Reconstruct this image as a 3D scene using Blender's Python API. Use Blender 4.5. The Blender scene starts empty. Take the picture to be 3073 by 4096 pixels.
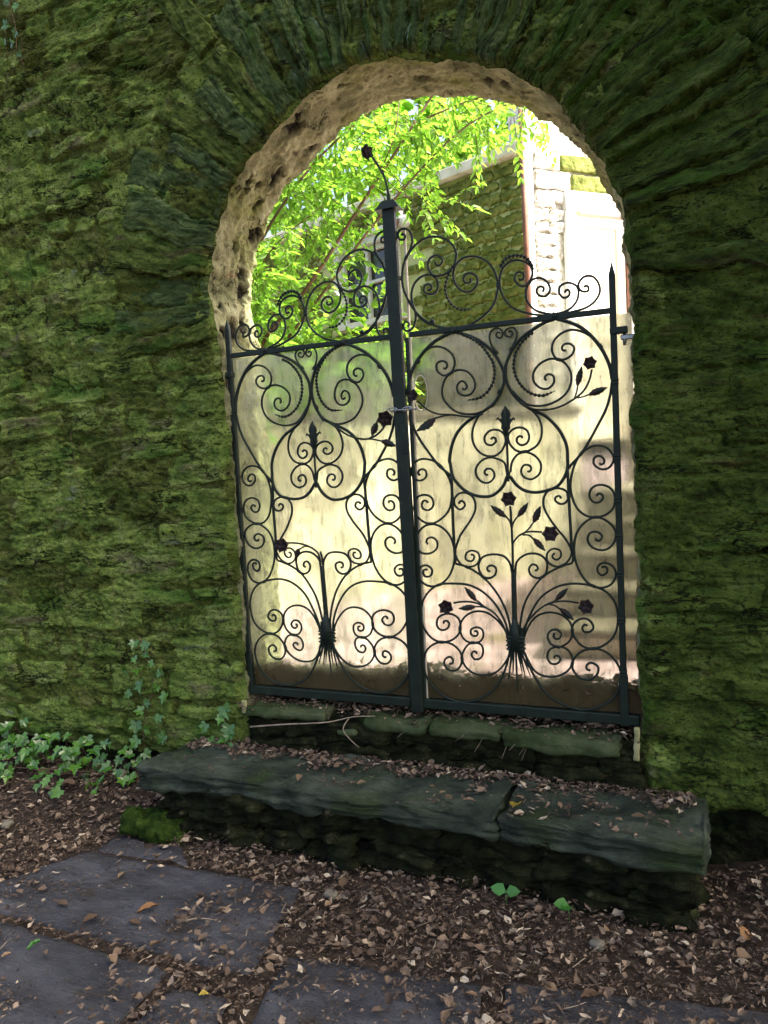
import bpy, math, random
import numpy as np
from mathutils import Vector, Matrix
rnd = random.Random(7)
rng = np.random.default_rng(7)
scene = bpy.context.scene
col = scene.collection

# ------------------------------------------------------------------ camera, sky, sun, exposure
cd = bpy.data.cameras.new('camera'); cam = bpy.data.objects.new('camera', cd); col.objects.link(cam)
cd.sensor_fit = 'VERTICAL'; cd.sensor_height = 24.0; cd.lens = 17.33; cd.clip_start = 0.05; cd.clip_end = 2000
Rt = Vector((0.9250995, 0.37610021, -0.05234069)); Dn = Vector((-0.02081092, -0.08741496, -0.99595458)); Fw = Vector((-0.37915409, 0.92244634, -0.07304054))
cam.matrix_world = Matrix(((Rt.x, -Dn.x, -Fw.x, 2.05275), (Rt.y, -Dn.y, -Fw.y, -3.09609), (Rt.z, -Dn.z, -Fw.z, 1.12843), (0, 0, 0, 1)))
scene.camera = cam
SUN = Vector((0.80, 0.09, 1.0)).normalized()
sun_el = math.asin(SUN.z); sun_az = math.atan2(SUN.x, SUN.y)
world = bpy.data.worlds.new('World'); scene.world = world; world.use_nodes = True
nt = world.node_tree; nt.nodes.clear()
sky = nt.nodes.new('ShaderNodeTexSky'); sky.sky_type = 'NISHITA'; sky.sun_disc = False
sky.sun_elevation = sun_el; sky.sun_rotation = sun_az; sky.air_density = 0.7; sky.dust_density = 7.0; sky.ozone_density = 0.3
bg = nt.nodes.new('ShaderNodeBackground'); bg.inputs['Strength'].default_value = 0.15
wo = nt.nodes.new('ShaderNodeOutputWorld'); nt.links.new(sky.outputs[0], bg.inputs['Color']); nt.links.new(bg.outputs[0], wo.inputs['Surface'])
sd = bpy.data.lights.new('sun', 'SUN'); sd.energy = 5.0; sd.angle = math.radians(0.6); sd.color = (1.0, 0.94, 0.84)
so = bpy.data.objects.new('sun', sd); col.objects.link(so); so.rotation_euler = SUN.to_track_quat('Z', 'Y').to_euler(); so.location = (6, 4, 9)
scene.view_settings.view_transform = 'Standard'; scene.view_settings.look = 'None'; scene.view_settings.gamma = 1
scene.view_settings.exposure = 2.3
try:
    scene.cycles.use_denoising = True; scene.cycles.sample_clamp_indirect = 6; scene.cycles.max_bounces = 10
    scene.cycles.diffuse_bounces = 5; scene.cycles.transmission_bounces = 8; scene.cycles.transparent_max_bounces = 12
except Exception: pass

# ------------------------------------------------------------------ noise (numpy gradient noise)
_perm = np.random.default_rng(3).permutation(256); _perm = np.concatenate([_perm, _perm, _perm])
_g = np.random.default_rng(4).normal(size=(256, 3)); _g /= np.linalg.norm(_g, axis=1)[:, None]
def pn(x, y, z):
    x, y, z = np.broadcast_arrays(np.asarray(x, float), np.asarray(y, float), np.asarray(z, float))
    xi, yi, zi = np.floor(x).astype(int), np.floor(y).astype(int), np.floor(z).astype(int)
    xf, yf, zf = x - xi, y - yi, z - zi
    xi &= 255; yi &= 255; zi &= 255
    u, v, w = xf**3*(xf*(xf*6-15)+10), yf**3*(yf*(yf*6-15)+10), zf**3*(zf*(zf*6-15)+10)
    def gr(a, b, c, dx, dy, dz):
        h = _perm[_perm[_perm[xi+a] + yi+b] + zi+c]; g = _g[h]
        return g[..., 0]*dx + g[..., 1]*dy + g[..., 2]*dz
    r = 0
    for a in (0, 1):
        for b in (0, 1):
            for c in (0, 1):
                r = r + gr(a, b, c, xf-a, yf-b, zf-c) * (u if a else 1-u) * (v if b else 1-v) * (w if c else 1-w)
    return r * 1.6
def fbm(x, y, z, o=4, gain=0.5):
    s = 0; a = 1; f = 1
    for k in range(o):
        s = s + a*pn(x*f+17*k, y*f+5*k, z*f-9*k); a *= gain; f *= 2.03
    return s
def sstep(a, b, x):
    t = np.clip((x-a)/(b-a), 0, 1); return t*t*(3-2*t)

# ------------------------------------------------------------------ object helpers
def tagit(o, label=None, cat=None, group=None, kind=None):
    if label: o['label'] = label
    if cat: o['category'] = cat
    if group: o['group'] = group
    if kind: o['kind'] = kind
    return o
def thing(name, label, cat, loc=(0, 0, 0), group=None):
    o = bpy.data.objects.new(name, None); col.objects.link(o); o.location = loc; o.empty_display_size = 0.1
    return tagit(o, label, cat, group)
def mesh_np(name, V, F, mat=None, smooth=True, uv=None, attr=None):
    """V (n,3); F: (m,k) array or list of such arrays"""
    Fs = F if isinstance(F, list) else [F]
    me = bpy.data.meshes.new(name)
    V = np.asarray(V, np.float32); me.vertices.add(len(V)); me.vertices.foreach_set('co', V.ravel())
    loops = np.concatenate([np.asarray(f).ravel() for f in Fs]).astype(np.int32)
    sizes = np.concatenate([np.full(len(f), np.asarray(f).shape[1]) for f in Fs])
    starts = np.concatenate([[0], np.cumsum(sizes)[:-1]]).astype(np.int32)
    me.loops.add(len(loops)); me.loops.foreach_set('vertex_index', loops)
    me.polygons.add(len(sizes)); me.polygons.foreach_set('loop_start', starts)
    me.update(calc_edges=True)
    me.polygons.foreach_set('use_smooth', np.full(len(sizes), bool(smooth)))
    if uv is not None:
        l = me.uv_layers.new(name='UVMap'); l.data.foreach_set('uv', np.asarray(uv, np.float32)[loops].ravel())
    if attr:
        for k, a in attr.items():
            at = me.attributes.new(k, 'FLOAT', 'POINT'); at.data.foreach_set('value', np.asarray(a, np.float32))
    if mat: me.materials.append(mat)
    me.validate(); return me
def link(name, me, parent=None, label=None, loc=None, rot=None, scale=None):
    o = bpy.data.objects.new(name, me); col.objects.link(o)
    if parent: o.parent = parent
    if label: o['label'] = label
    if loc is not None: o.location = loc
    if rot is not None: o.rotation_euler = rot
    if scale is not None: o.scale = scale
    return o
def gridF(n, m, off=0, flip=False):
    i = np.arange(n-1)[:, None]*m + np.arange(m-1)[None]; i = i.ravel()+off
    f = np.stack([i, i+1, i+m+1, i+m], 1)
    return f[:, ::-1] if flip else f
def boxVF(x0, x1, y0, y1, z0, z1):
    V = np.array([(x, y, z) for z in (z0, z1) for y in (y0, y1) for x in (x0, x1)], float)
    F = np.array([(0, 2, 3, 1), (4, 5, 7, 6), (0, 1, 5, 4), (2, 6, 7, 3), (0, 4, 6, 2), (1, 3, 7, 5)])
    return V, F
class Acc:
    def __init__(s): s.V = []; s.F = []; s.n = 0
    def add(s, V, F):
        s.V.append(np.asarray(V, float))
        for f in (F if isinstance(F, list) else [F]): s.F.append(np.asarray(f)+s.n)
        s.n += len(V)
    def box(s, *a): s.add(*boxVF(*a)); return s
    def mesh(s, name, mat, smooth=False): return mesh_np(name, np.concatenate(s.V), s.F, mat, smooth)
def bevel_box(x0, x1, y0, y1, z0, z1, b):
    """box with chamfered edges"""
    c = np.array([(x0+x1)/2, (y0+y1)/2, (z0+z1)/2]); h = np.array([(x1-x0)/2, (y1-y0)/2, (z1-z0)/2]); b = min(b, h.min()*0.9)
    V = []; idx = {}
    for sx in (-1, 1):
        for sy in (-1, 1):
            for sz in (-1, 1):
                for a in range(3):
                    s = np.array([sx, sy, sz]); p = h-b; p = p.copy(); p[a] = h[a]
                    idx[(sx, sy, sz, a)] = len(V); V.append(c+s*p)
    F4 = []; F3 = []
    for a in range(3):
        o = [k for k in range(3) if k != a]
        for s in (-1, 1):
            q = []
            for u, v in ((-1, -1), (1, -1), (1, 1), (-1, 1)):
                k = [0, 0, 0]; k[a] = s; k[o[0]] = u; k[o[1]] = v; q.append(idx[(*k, a)])
            F4.append(q)
        for u in (-1, 1):
            for v in (-1, 1):
                k1 = [0, 0, 0]; k1[o[0]] = u; k1[o[1]] = v; k2 = list(k1); k1[a] = -1; k2[a] = 1
                F4.append([idx[(*k1, o[0])], idx[(*k2, o[0])], idx[(*k2, o[1])], idx[(*k1, o[1])]])
    for sx in (-1, 1):
        for sy in (-1, 1):
            for sz in (-1, 1): F3.append([idx[(sx, sy, sz, a)] for a in range(3)])
    V = np.array(V)
    def orient(F):
        F = np.array(F); out = []
        for f in F:
            n = np.cross(V[f[1]]-V[f[0]], V[f[2]]-V[f[0]]); out.append(f if n @ (V[f].mean(0)-c) > 0 else f[::-1])
        return np.array(out)
    return V, [orient(F4), orient(F3)]
def catmull(P, k=5):
    P = np.asarray(P, float)
    if len(P) < 3: return P
    Q = np.vstack([2*P[0]-P[1], P, 2*P[-1]-P[-2]]); out = []
    for i in range(len(P)-1):
        p0, p1, p2, p3 = Q[i], Q[i+1], Q[i+2], Q[i+3]
        t0 = 0; t1 = max(np.linalg.norm(p1-p0), 1e-6)**.5; t2 = t1+max(np.linalg.norm(p2-p1), 1e-6)**.5; t3 = t2+max(np.linalg.norm(p3-p2), 1e-6)**.5
        for t in np.linspace(t1, t2, k, endpoint=False):
            A1 = (t1-t)/(t1-t0)*p0+(t-t0)/(t1-t0)*p1; A2 = (t2-t)/(t2-t1)*p1+(t-t1)/(t2-t1)*p2; A3 = (t3-t)/(t3-t2)*p2+(t-t2)/(t3-t2)*p3
            B1 = (t2-t)/(t2-t0)*A1+(t-t0)/(t2-t0)*A2; B2 = (t3-t)/(t3-t1)*A2+(t-t1)/(t3-t1)*A3
            out.append((t2-t)/(t2-t1)*B1+(t-t1)/(t2-t1)*B2)
    out.append(P[-1]); return np.array(out)
def tubeVF(P, r, n=6, twist=0.0, flat=1.0, phase=0.0):
    """tube along P (k,3) with radius r (scalar or k). twist turns a flattened section."""
    P = np.asarray(P, float); k = len(P); r = np.broadcast_to(np.asarray(r, float), (k,))
    T = np.gradient(P, axis=0); T /= np.linalg.norm(T, axis=1)[:, None]+1e-12
    up = np.array([0, 1.0, 0]) if abs(T[0][1]) < 0.9 else np.array([1.0, 0, 0])
    V = []; N = up - T[0]*(up@T[0]); N /= np.linalg.norm(N)
    L = 0
    for i in range(k):
        if i:
            N = N - T[i]*(N@T[i]); N /= np.linalg.norm(N)+1e-12; L += np.linalg.norm(P[i]-P[i-1])
        B = np.cross(T[i], N); a0 = phase + twist*L
        for j in range(n):
            a = 2*math.pi*j/n; ca, sa = math.cos(a)*r[i], math.sin(a)*r[i]*flat
            c0, s0 = math.cos(a0), math.sin(a0); V.append(P[i]+N*(ca*c0-sa*s0)+B*(ca*s0+sa*c0))
    j = np.arange(n); F = []
    for i in range(k-1):
        a = i*n+j; b = i*n+(j+1) % n; F.append(np.stack([a, b, b+n, a+n], 1))
    F = np.concatenate(F); c0 = len(V); V.append(P[0]); V.append(P[-1])
    T3 = np.concatenate([np.stack([(j+1) % n, j, np.full(n, c0)], 1), np.stack([(k-1)*n+j, (k-1)*n+(j+1) % n, np.full(n, c0+1)], 1)])
    return np.array(V), [F, T3]
def tube(name, P, r, mat, parent=None, n=6, **k):
    V, F = tubeVF(P, r, n, **k); return link(name, mesh_np(name, V, F, mat, True), parent)
def rockbox(name, h, mat, res=0.02, rnd_=0.02, amp=0.01, seed=0, freq=8, strata=0.0, corners=None, warp=0.0, zamp=1.0, smooth=True):
    """rounded, displaced box of half size h; welded grid. corners = 4 xy multipliers warp the footprint."""
    h = np.array(h, float); n = np.maximum(2, np.ceil(2*h/res).astype(int)); n = np.minimum(n, 160)
    ids = {}; pts = []; F = []
    for a in range(3):
        u, v = [k for k in range(3) if k != a]
        for s in (0, 1):
            I, J = np.meshgrid(np.arange(n[u]+1), np.arange(n[v]+1), indexing='ij')
            K = np.zeros(I.shape+(3,), int); K[..., a] = s*n[a]; K[..., u] = I; K[..., v] = J
            key = (K[..., 0]*10007+K[..., 1])*10007+K[..., 2]
            loc = np.empty(I.shape, int)
            for ii in range(I.shape[0]):
                for jj in range(I.shape[1]):
                    kk = int(key[ii, jj]); q = ids.get(kk)
                    if q is None: q = len(pts); ids[kk] = q; pts.append(K[ii, jj])
                    loc[ii, jj] = q
            f = np.stack([loc[:-1, :-1], loc[1:, :-1], loc[1:, 1:], loc[:-1, 1:]], -1).reshape(-1, 4)
            flip = (s == 0) ^ (a == 1)
            F.append(f[:, ::-1] if flip else f)
    P = np.array(pts)/n*2*h-h
    r = min(rnd_, h.min()*0.95); inner = np.clip(P, -(h-r), h-r); d = P-inner; L = np.linalg.norm(d, axis=1)[:, None]
    N = d/(L+1e-9); P = inner+N*r
    if corners is not None:
        s = (P[:, 0]/h[0]+1)/2; t = (P[:, 1]/h[1]+1)/2; c = np.array(corners)
        xy = ((1-s)*(1-t))[:, None]*c[0]+(s*(1-t))[:, None]*c[1]+(s*t)[:, None]*c[2]+((1-s)*t)[:, None]*c[3]
        P[:, :2] = xy
    o = seed*13.7
    e = fbm(P[:, 0]*freq+o, P[:, 1]*freq, P[:, 2]*freq, 4, 0.55)
    if strata: e = e+strata*fbm(P[:, 0]*freq*.5, P[:, 1]*freq*.5+o, P[:, 2]*freq*7, 3, 0.6)
    D = N.copy(); D[:, 2] *= zamp
    P = P+D*(amp*e)[:, None]
    if warp: P[:, 2] += warp*fbm(P[:, 0]*2.1+o, P[:, 1]*2.1, 0*P[:, 0], 3)
    return mesh_np(name, P, np.concatenate(F), mat, smooth)

# ------------------------------------------------------------------ materials
def new_mat(name):
    m = bpy.data.materials.new(name); m.use_nodes = True; n = m.node_tree; n.nodes.clear()
    return m, n, n.nodes, n.links
def surf(name, layers, rough=0.85, bump=((40, .4, .01),), coords='Object', spec=0.3, coat=0.0, stretch=(1, 1, 1), metallic=0.0, cracks=None, bstretch=None):
    """layers: first = (scale, [(pos,col),...]); others = (scale, lo, hi, col, stretch or None) patches put on top"""
    m, n, N, L = new_mat(name)
    out = N.new('ShaderNodeOutputMaterial'); b = N.new('ShaderNodeBsdfPrincipled'); L.new(b.outputs[0], out.inputs[0])
    tc = N.new('ShaderNodeTexCoord')
    def mapped(st, seed=0.0):
        mp = N.new('ShaderNodeMapping'); L.new(tc.outputs[coords], mp.inputs['Vector']); mp.inputs['Scale'].default_value = st; mp.inputs['Location'].default_value = (seed, seed*.7, seed*1.3)
        return mp.outputs[0]
    def noise(scale, st, detail=6, rg=0.6, seed=0.0):
        t = N.new('ShaderNodeTexNoise'); t.inputs['Scale'].default_value = scale; t.inputs['Detail'].default_value = detail; t.inputs['Roughness'].default_value = rg
        L.new(mapped(st, seed), t.inputs['Vector']); return t.outputs['Fac']
    sc, stops = layers[0]
    r = N.new('ShaderNodeValToRGB'); L.new(noise(sc, stretch), r.inputs[0]); cr = r.color_ramp
    while len(cr.elements) < len(stops): cr.elements.new(0.5)
    for e, (p, c) in zip(cr.elements, stops): e.position = p; e.color = (*c, 1)
    c_out = r.outputs[0]
    for k, ly in enumerate(layers[1:]):
        sc, lo, hi, c = ly[:4]; st = ly[4] if len(ly) > 4 and ly[4] else stretch
        mr = N.new('ShaderNodeMapRange'); mr.inputs['From Min'].default_value = lo; mr.inputs['From Max'].default_value = hi; mr.clamp = True
        L.new(noise(sc, st, seed=3.1*(k+1)), mr.inputs['Value'])
        mx = N.new('ShaderNodeMix'); mx.data_type = 'RGBA'; L.new(mr.outputs[0], mx.inputs['Factor']); L.new(c_out, mx.inputs[6]); mx.inputs[7].default_value = (*c, 1)
        c_out = mx.outputs[2]
    crk = None
    if cracks:  # thin dark fissures: the zero lines of a stretched noise, broken up by a mask
        sc, wd, c, st = cracks
        t = noise(sc, st, 5, .62, seed=21.0); a = N.new('ShaderNodeMath'); a.operation = 'SUBTRACT'; L.new(t, a.inputs[0]); a.inputs[1].default_value = .5
        ab = N.new('ShaderNodeMath'); ab.operation = 'ABSOLUTE'; L.new(a.outputs[0], ab.inputs[0])
        mr = N.new('ShaderNodeMapRange'); mr.inputs['From Min'].default_value = 0; mr.inputs['From Max'].default_value = wd; mr.inputs['To Min'].default_value = 1; mr.inputs['To Max'].default_value = 0; mr.clamp = True; L.new(ab.outputs[0], mr.inputs['Value'])
        mk = N.new('ShaderNodeMapRange'); mk.inputs['From Min'].default_value = .46; mk.inputs['From Max'].default_value = .58; mk.clamp = True; L.new(noise(sc*.8, st, 3, .5, seed=33.0), mk.inputs['Value'])
        mu = N.new('ShaderNodeMath'); mu.operation = 'MULTIPLY'; L.new(mr.outputs[0], mu.inputs[0]); L.new(mk.outputs[0], mu.inputs[1]); crk = mu.outputs[0]
        mx = N.new('ShaderNodeMix'); mx.data_type = 'RGBA'; L.new(crk, mx.inputs['Factor']); L.new(c_out, mx.inputs[6]); mx.inputs[7].default_value = (*c, 1); c_out = mx.outputs[2]
    L.new(c_out, b.inputs['Base Color'])
    b.inputs['Roughness'].default_value = rough; b.inputs['Specular IOR Level'].default_value = spec; b.inputs['Metallic'].default_value = metallic
    prev = None
    for sc, st, dist in bump:
        bp = N.new('ShaderNodeBump'); bp.inputs['Strength'].default_value = st; bp.inputs['Distance'].default_value = dist
        L.new(noise(sc, bstretch or stretch, 8, .65, seed=9.0), bp.inputs['Height'])
        if prev is not None: L.new(prev, bp.inputs['Normal'])
        prev = bp.outputs[0]
    if crk is not None:
        bp = N.new('ShaderNodeBump'); bp.invert = True; bp.inputs['Strength'].default_value = 1; bp.inputs['Distance'].default_value = .014; L.new(crk, bp.inputs['Height'])
        if prev is not None: L.new(prev, bp.inputs['Normal'])
        prev = bp.outputs[0]
    if prev is not None: L.new(prev, b.inputs['Normal'])
    m['c_out'] = ''; return m
def leafmat(name, c1, c2, trans, rough=0.4, spec=0.4, tw=0.5, attr=None):
    m, n, N, L = new_mat(name)
    out = N.new('ShaderNodeOutputMaterial'); b = N.new('ShaderNodeBsdfPrincipled'); t = N.new('ShaderNodeBsdfTranslucent'); mx = N.new('ShaderNodeMixShader')
    mc = N.new('ShaderNodeMix'); mc.data_type = 'RGBA'; mc.inputs[6].default_value = (*c1, 1); mc.inputs[7].default_value = (*c2, 1)
    if attr:
        a = N.new('ShaderNodeAttribute'); a.attribute_name = attr; L.new(a.outputs['Fac'], mc.inputs['Factor'])
    else:
        oi = N.new('ShaderNodeObjectInfo'); L.new(oi.outputs['Random'], mc.inputs['Factor'])
    L.new(mc.outputs[2], b.inputs['Base Color']); b.inputs['Roughness'].default_value = rough; b.inputs['Specular IOR Level'].default_value = spec
    t.inputs['Color'].default_value = (*trans, 1); mx.inputs[0].default_value = tw
    L.new(b.outputs[0], mx.inputs[1]); L.new(t.outputs[0], mx.inputs[2]); L.new(mx.outputs[0], out.inputs[0])
    return m
# wall: moss, lichen and slate
OL = (.150, .150, .034); BR = (.115, .090, .040); GR = (.045, .085, .016); DK = (.030, .030, .014); SL = (.085, .110, .088); KH = (.20, .185, .060)
def wallmat(name, stops, extra, bump=((16, .8, .035), (48, .9, .016), (190, .8, .005)), rough=0.95, stretch=(1, 1, 1.6), cracks=(3.2, .020, (.008, .010, .004), (1, 1, 2.8)), coords='Object', bstretch=(1, 1, 2.0)):
    return surf(name, [(9, stops)]+extra+[(75, .54, .64, tuple(.35*q for q in stops[1][1])), (160, .66, .74, tuple(1.5*q for q in stops[3][1]))], rough=rough, bump=bump, stretch=stretch, spec=0.1, cracks=cracks, bstretch=bstretch, coords=coords)
HZ = (1, 1, 2.6)
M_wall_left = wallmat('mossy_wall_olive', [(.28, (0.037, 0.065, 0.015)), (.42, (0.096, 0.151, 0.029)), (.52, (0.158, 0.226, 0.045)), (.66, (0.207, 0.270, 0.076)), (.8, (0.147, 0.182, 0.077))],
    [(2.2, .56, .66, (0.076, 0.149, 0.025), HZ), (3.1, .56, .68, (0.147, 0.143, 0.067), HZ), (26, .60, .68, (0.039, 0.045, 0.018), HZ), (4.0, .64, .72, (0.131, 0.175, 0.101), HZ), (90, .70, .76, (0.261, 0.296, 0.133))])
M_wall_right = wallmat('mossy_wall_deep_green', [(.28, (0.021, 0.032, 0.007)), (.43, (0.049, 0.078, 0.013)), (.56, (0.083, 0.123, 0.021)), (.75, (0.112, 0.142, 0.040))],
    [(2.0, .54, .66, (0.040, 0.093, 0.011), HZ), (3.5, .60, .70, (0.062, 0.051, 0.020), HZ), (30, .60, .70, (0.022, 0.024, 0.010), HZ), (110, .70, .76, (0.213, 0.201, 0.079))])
M_mortar = wallmat('mossy_lime_mortar', [(.28, (0.026, 0.039, 0.008)), (.43, (0.067, 0.090, 0.016)), (.55, (0.101, 0.127, 0.027)), (.7, (0.125, 0.135, 0.046))],
    [(2.0, .55, .66, (0.048, 0.086, 0.012), HZ), (24, .58, .68, (0.026, 0.029, 0.009), HZ), (80, .70, .77, (0.192, 0.205, 0.084))])
M_slate_top = wallmat('green_grey_slate', [(.28, (0.025, 0.041, 0.019)), (.42, (0.060, 0.090, 0.038)), (.55, (0.096, 0.140, 0.062)), (.75, (0.144, 0.183, 0.100))],
    [(2.4, .52, .64, (0.058, 0.081, 0.016), HZ), (3.0, .58, .68, (0.038, 0.081, 0.012), HZ), (28, .60, .68, (0.019, 0.025, 0.012), HZ), (5, .66, .74, (0.144, 0.183, 0.126), HZ)])
UZ = (1.0, 4.5, 1); ukw = dict(coords='UV', stretch=(1, 3.5, 1), bstretch=(.8, 5, 1), cracks=(3.0, .022, (.010, .013, .007), (.7, 6, 1)), bump=((14, .9, .04), (45, .9, .014), (170, .7, .005)))
M_vous_slate = wallmat('radial_green_slate', [(.28, (0.023, 0.043, 0.014)), (.43, (0.053, 0.090, 0.030)), (.56, (0.090, 0.140, 0.046)), (.72, (0.149, 0.194, 0.086))], [(2.0, .54, .66, (0.098, 0.131, 0.021), UZ), (3.0, .58, .68, (0.034, 0.106, 0.014), UZ), (6, .64, .72, (0.172, 0.237, 0.172), UZ)], **ukw)
M_vous_olive = wallmat('radial_olive_slate', [(.28, (.026, .042, .010)), (.43, (.070, .105, .020)), (.56, (.115, .160, .032)), (.72, (.16, .185, .060))], [(2.0, .55, .66, (.055, .110, .018), UZ), (3.2, .58, .68, (.085, .080, .034), UZ)], **ukw)
M_vous_dark = wallmat('radial_dark_moss_slate', [(.28, (0.019, 0.032, 0.009)), (.43, (0.043, 0.075, 0.015)), (.56, (0.078, 0.128, 0.024)), (.72, (0.124, 0.152, 0.045))], [(2.0, .54, .66, (0.046, 0.116, 0.012), UZ), (3.2, .60, .70, (0.062, 0.049, 0.024), UZ)], **ukw)
def make_lining():
    m = surf('tan_arch_plaster', [(6, [(.28, (.075, .080, .038)), (.42, (.165, .170, .085)), (.56, (.26, .262, .140)), (.75, (.34, .345, .215))]),
        (3, .52, .66, (.17, .185, .060)), (14, .60, .70, (.085, .070, .038)), (5, .66, .74, (.17, .105, .06))], rough=.95, bump=((14, .8, .04), (45, .9, .018), (160, .7, .006)), spec=.1, cracks=(6, .012, (.03, .028, .014), (1, 1, 1)))
    N = m.node_tree.nodes; L = m.node_tree.links; b = [x for x in N if x.type == 'BSDF_PRINCIPLED'][0]
    src = b.inputs['Base Color'].links[0].from_socket
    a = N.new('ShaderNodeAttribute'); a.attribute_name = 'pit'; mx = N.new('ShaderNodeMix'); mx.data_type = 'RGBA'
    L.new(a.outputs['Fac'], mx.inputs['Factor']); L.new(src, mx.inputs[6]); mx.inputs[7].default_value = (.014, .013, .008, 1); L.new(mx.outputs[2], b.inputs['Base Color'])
    return m
M_lining = make_lining()
M_step = surf('blue_green_bluestone', [(5, [(.3, (0.011, 0.017, 0.011)), (.43, (0.028, 0.040, 0.025)), (.55, (0.053, 0.070, 0.046)), (.72, (0.095, 0.112, 0.079))]), (2.5, .53, .66, (0.028, 0.050, 0.012)), (9, .62, .72, (0.021, 0.024, 0.018)), (50, .68, .75, (0.142, 0.160, 0.123))],
    rough=.8, bump=((9, .9, .05), (32, .9, .02), (120, .9, .006)), spec=.25, bstretch=(1, 1.6, 5), cracks=(4, .006, (.012, .014, .010), (1, 2.5, 6)))
M_riser_shade = surf('mossy_riser_stone_with_shade', [(8, [(.28, (.004, .005, .003)), (.45, (.010, .012, .005)), (.58, (.022, .026, .009)), (.72, (.046, .044, .020))]), (3, .55, .68, (.030, .060, .010)), (12, .64, .74, (.11, .095, .05))], rough=.93, bump=((14, 1, .04), (40, .9, .02), (130, .7, .006)), spec=.1, bstretch=(1, 1, 2.5), cracks=(5, .02, (.004, .005, .003), (1, 1, 3)))  # dark mossy stone, with shade under sill and at wall foot in its colour
M_moss_stone = surf('mossy_threshold_stone', [(7, [(.28, (.018, .030, .010)), (.45, (.036, .054, .020)), (.6, (.060, .078, .036)), (.75, (.08, .09, .05))]), (3, .6, .7, (.04, .085, .012)), (16, .62, .72, (.02, .022, .012))], rough=.95, bump=((40, .7, .012), (160, .6, .005)), spec=.1)
M_moss = surf('bright_moss', [(20, [(.3, (.006, .014, .003)), (.5, (.018, .036, .006)), (.7, (.045, .078, .012))])], rough=1, bump=((90, .9, .012), (300, .8, .004)), spec=.05)
M_flag = surf('grey_blue_slate_flagstone', [(3, [(.3, (.024, .024, .026)), (.5, (.054, .055, .060)), (.75, (.11, .112, .122))]), (5, .56, .68, (.040, .033, .026)), (2.2, .60, .72, (.11, .112, .118), (1, 3, 1)), (60, .70, .76, (.26, .26, .26))],
    rough=.62, bump=((8, .8, .04), (34, .8, .014), (130, .8, .005)), spec=.3, stretch=(1.0, 2.2, 1), cracks=(2.5, .005, (.012, .012, .012), (1, 3, 1)))
M_soil = surf('dark_leaf_soil', [(20, [(.3, (.014, .010, .007)), (.55, (.046, .032, .021)), (.8, (.10, .072, .048))]), (6, .58, .7, (.03, .022, .014))], rough=.95, bump=((60, .9, .02), (200, .7, .006)), spec=.2)
M_court = surf('pale_pink_courtyard_gravel', [(5, [(.3, (.20, .14, .15)), (.5, (.42, .31, .34)), (.75, (.60, .50, .54))]), (30, .6, .7, (.15, .11, .08)), (2, .6, .7, (.22, .17, .10))], rough=.9, bump=((50, .6, .01),))
M_iron = surf('green_black_painted_iron', [(14, [(.3, (.006, .011, .008)), (.6, (.010, .019, .013)), (.8, (.018, .028, .018))]), (50, .66, .74, (.05, .06, .05))], rough=.5, bump=((90, .35, .002), (300, .2, .001)), spec=.22)
M_rose = surf('dark_burgundy_iron', [(20, [(.3, (.006, .003, .003)), (.7, (.014, .006, .006))])], rough=.55, bump=((120, .4, .002),), spec=.25)
M_leafiron = surf('dark_green_iron_leaf', [(20, [(.3, (.006, .012, .009)), (.7, (.012, .020, .013))]), (8, .6, .7, (.02, .010, .008))], rough=.55, bump=((120, .3, .002),), spec=.25)
M_steel = surf('grey_steel', [(30, [(.3, (.20, .22, .22)), (.7, (.38, .40, .40))])], rough=.4, bump=((120, .2, .001),), metallic=.8)
M_paleedge = surf('weathered_pale_wood', [(12, [(.3, (.40, .36, .26)), (.7, (.62, .58, .46))]), (9, .6, .7, (.25, .25, .14))], rough=.7, bump=((40, .3, .003),), stretch=(3, 3, .3))
M_peg = surf('mossy_wood_peg', [(18, [(.3, (.14, .14, .05)), (.7, (.36, .34, .18))])], rough=.9, bump=((60, .4, .004),))
M_houseblock = surf('mossy_rockface_ashlar', [(6, [(.3, (.065, .085, .016)), (.47, (.15, .18, .040)), (.62, (.24, .26, .075)), (.8, (.32, .32, .12))]), (2.5, .55, .66, (.07, .12, .02)), (14, .62, .72, (.045, .045, .02))], rough=.93, bump=((18, .9, .04), (70, .6, .01)), spec=.15)
M_housemortar = surf('pale_moss_mortar', [(5, [(.3, (.34, .36, .14)), (.7, (.52, .53, .27))]), (3, .6, .7, (.15, .19, .05))], rough=.95, bump=((40, .4, .006),))
M_limeblock = surf('limewashed_stone', [(7, [(.25, (.12, .11, .06)), (.42, (.34, .33, .25)), (.55, (.70, .69, .64)), (.8, (.82, .81, .78))]), (9, .60, .68, (.16, .15, .06))], rough=.9, bump=((22, .8, .03), (80, .5, .008)))
M_white = surf('white_paint', [(6, [(.3, (.74, .73, .70)), (.7, (.82, .81, .79))]), (20, .68, .76, (.55, .53, .48))], rough=.55, bump=((30, .15, .002),))
M_offwhite = surf('old_cream_paint', [(8, [(.3, (.46, .46, .38)), (.7, (.66, .66, .58))]), (12, .62, .72, (.30, .31, .20))], rough=.6, bump=((30, .2, .002),), stretch=(1, 1, 4))
M_cream = surf('cream_door_paint', [(6, [(.3, (.72, .68, .52)), (.7, (.80, .76, .62))])], rough=.5, bump=((30, .15, .002),))
M_pipe = surf('brown_downpipe', [(10, [(.3, (.12, .055, .035)), (.7, (.20, .10, .065))])], rough=.6)
M_stucco = surf('pale_stucco', [(5, [(.3, (.42, .40, .28)), (.55, (.62, .60, .46)), (.8, (.74, .72, .60))]), (3, .6, .72, (.34, .34, .16), (2, 2, .4)), (25, .66, .74, (.3, .26, .18))], rough=.9, bump=((50, .5, .006),))
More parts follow.
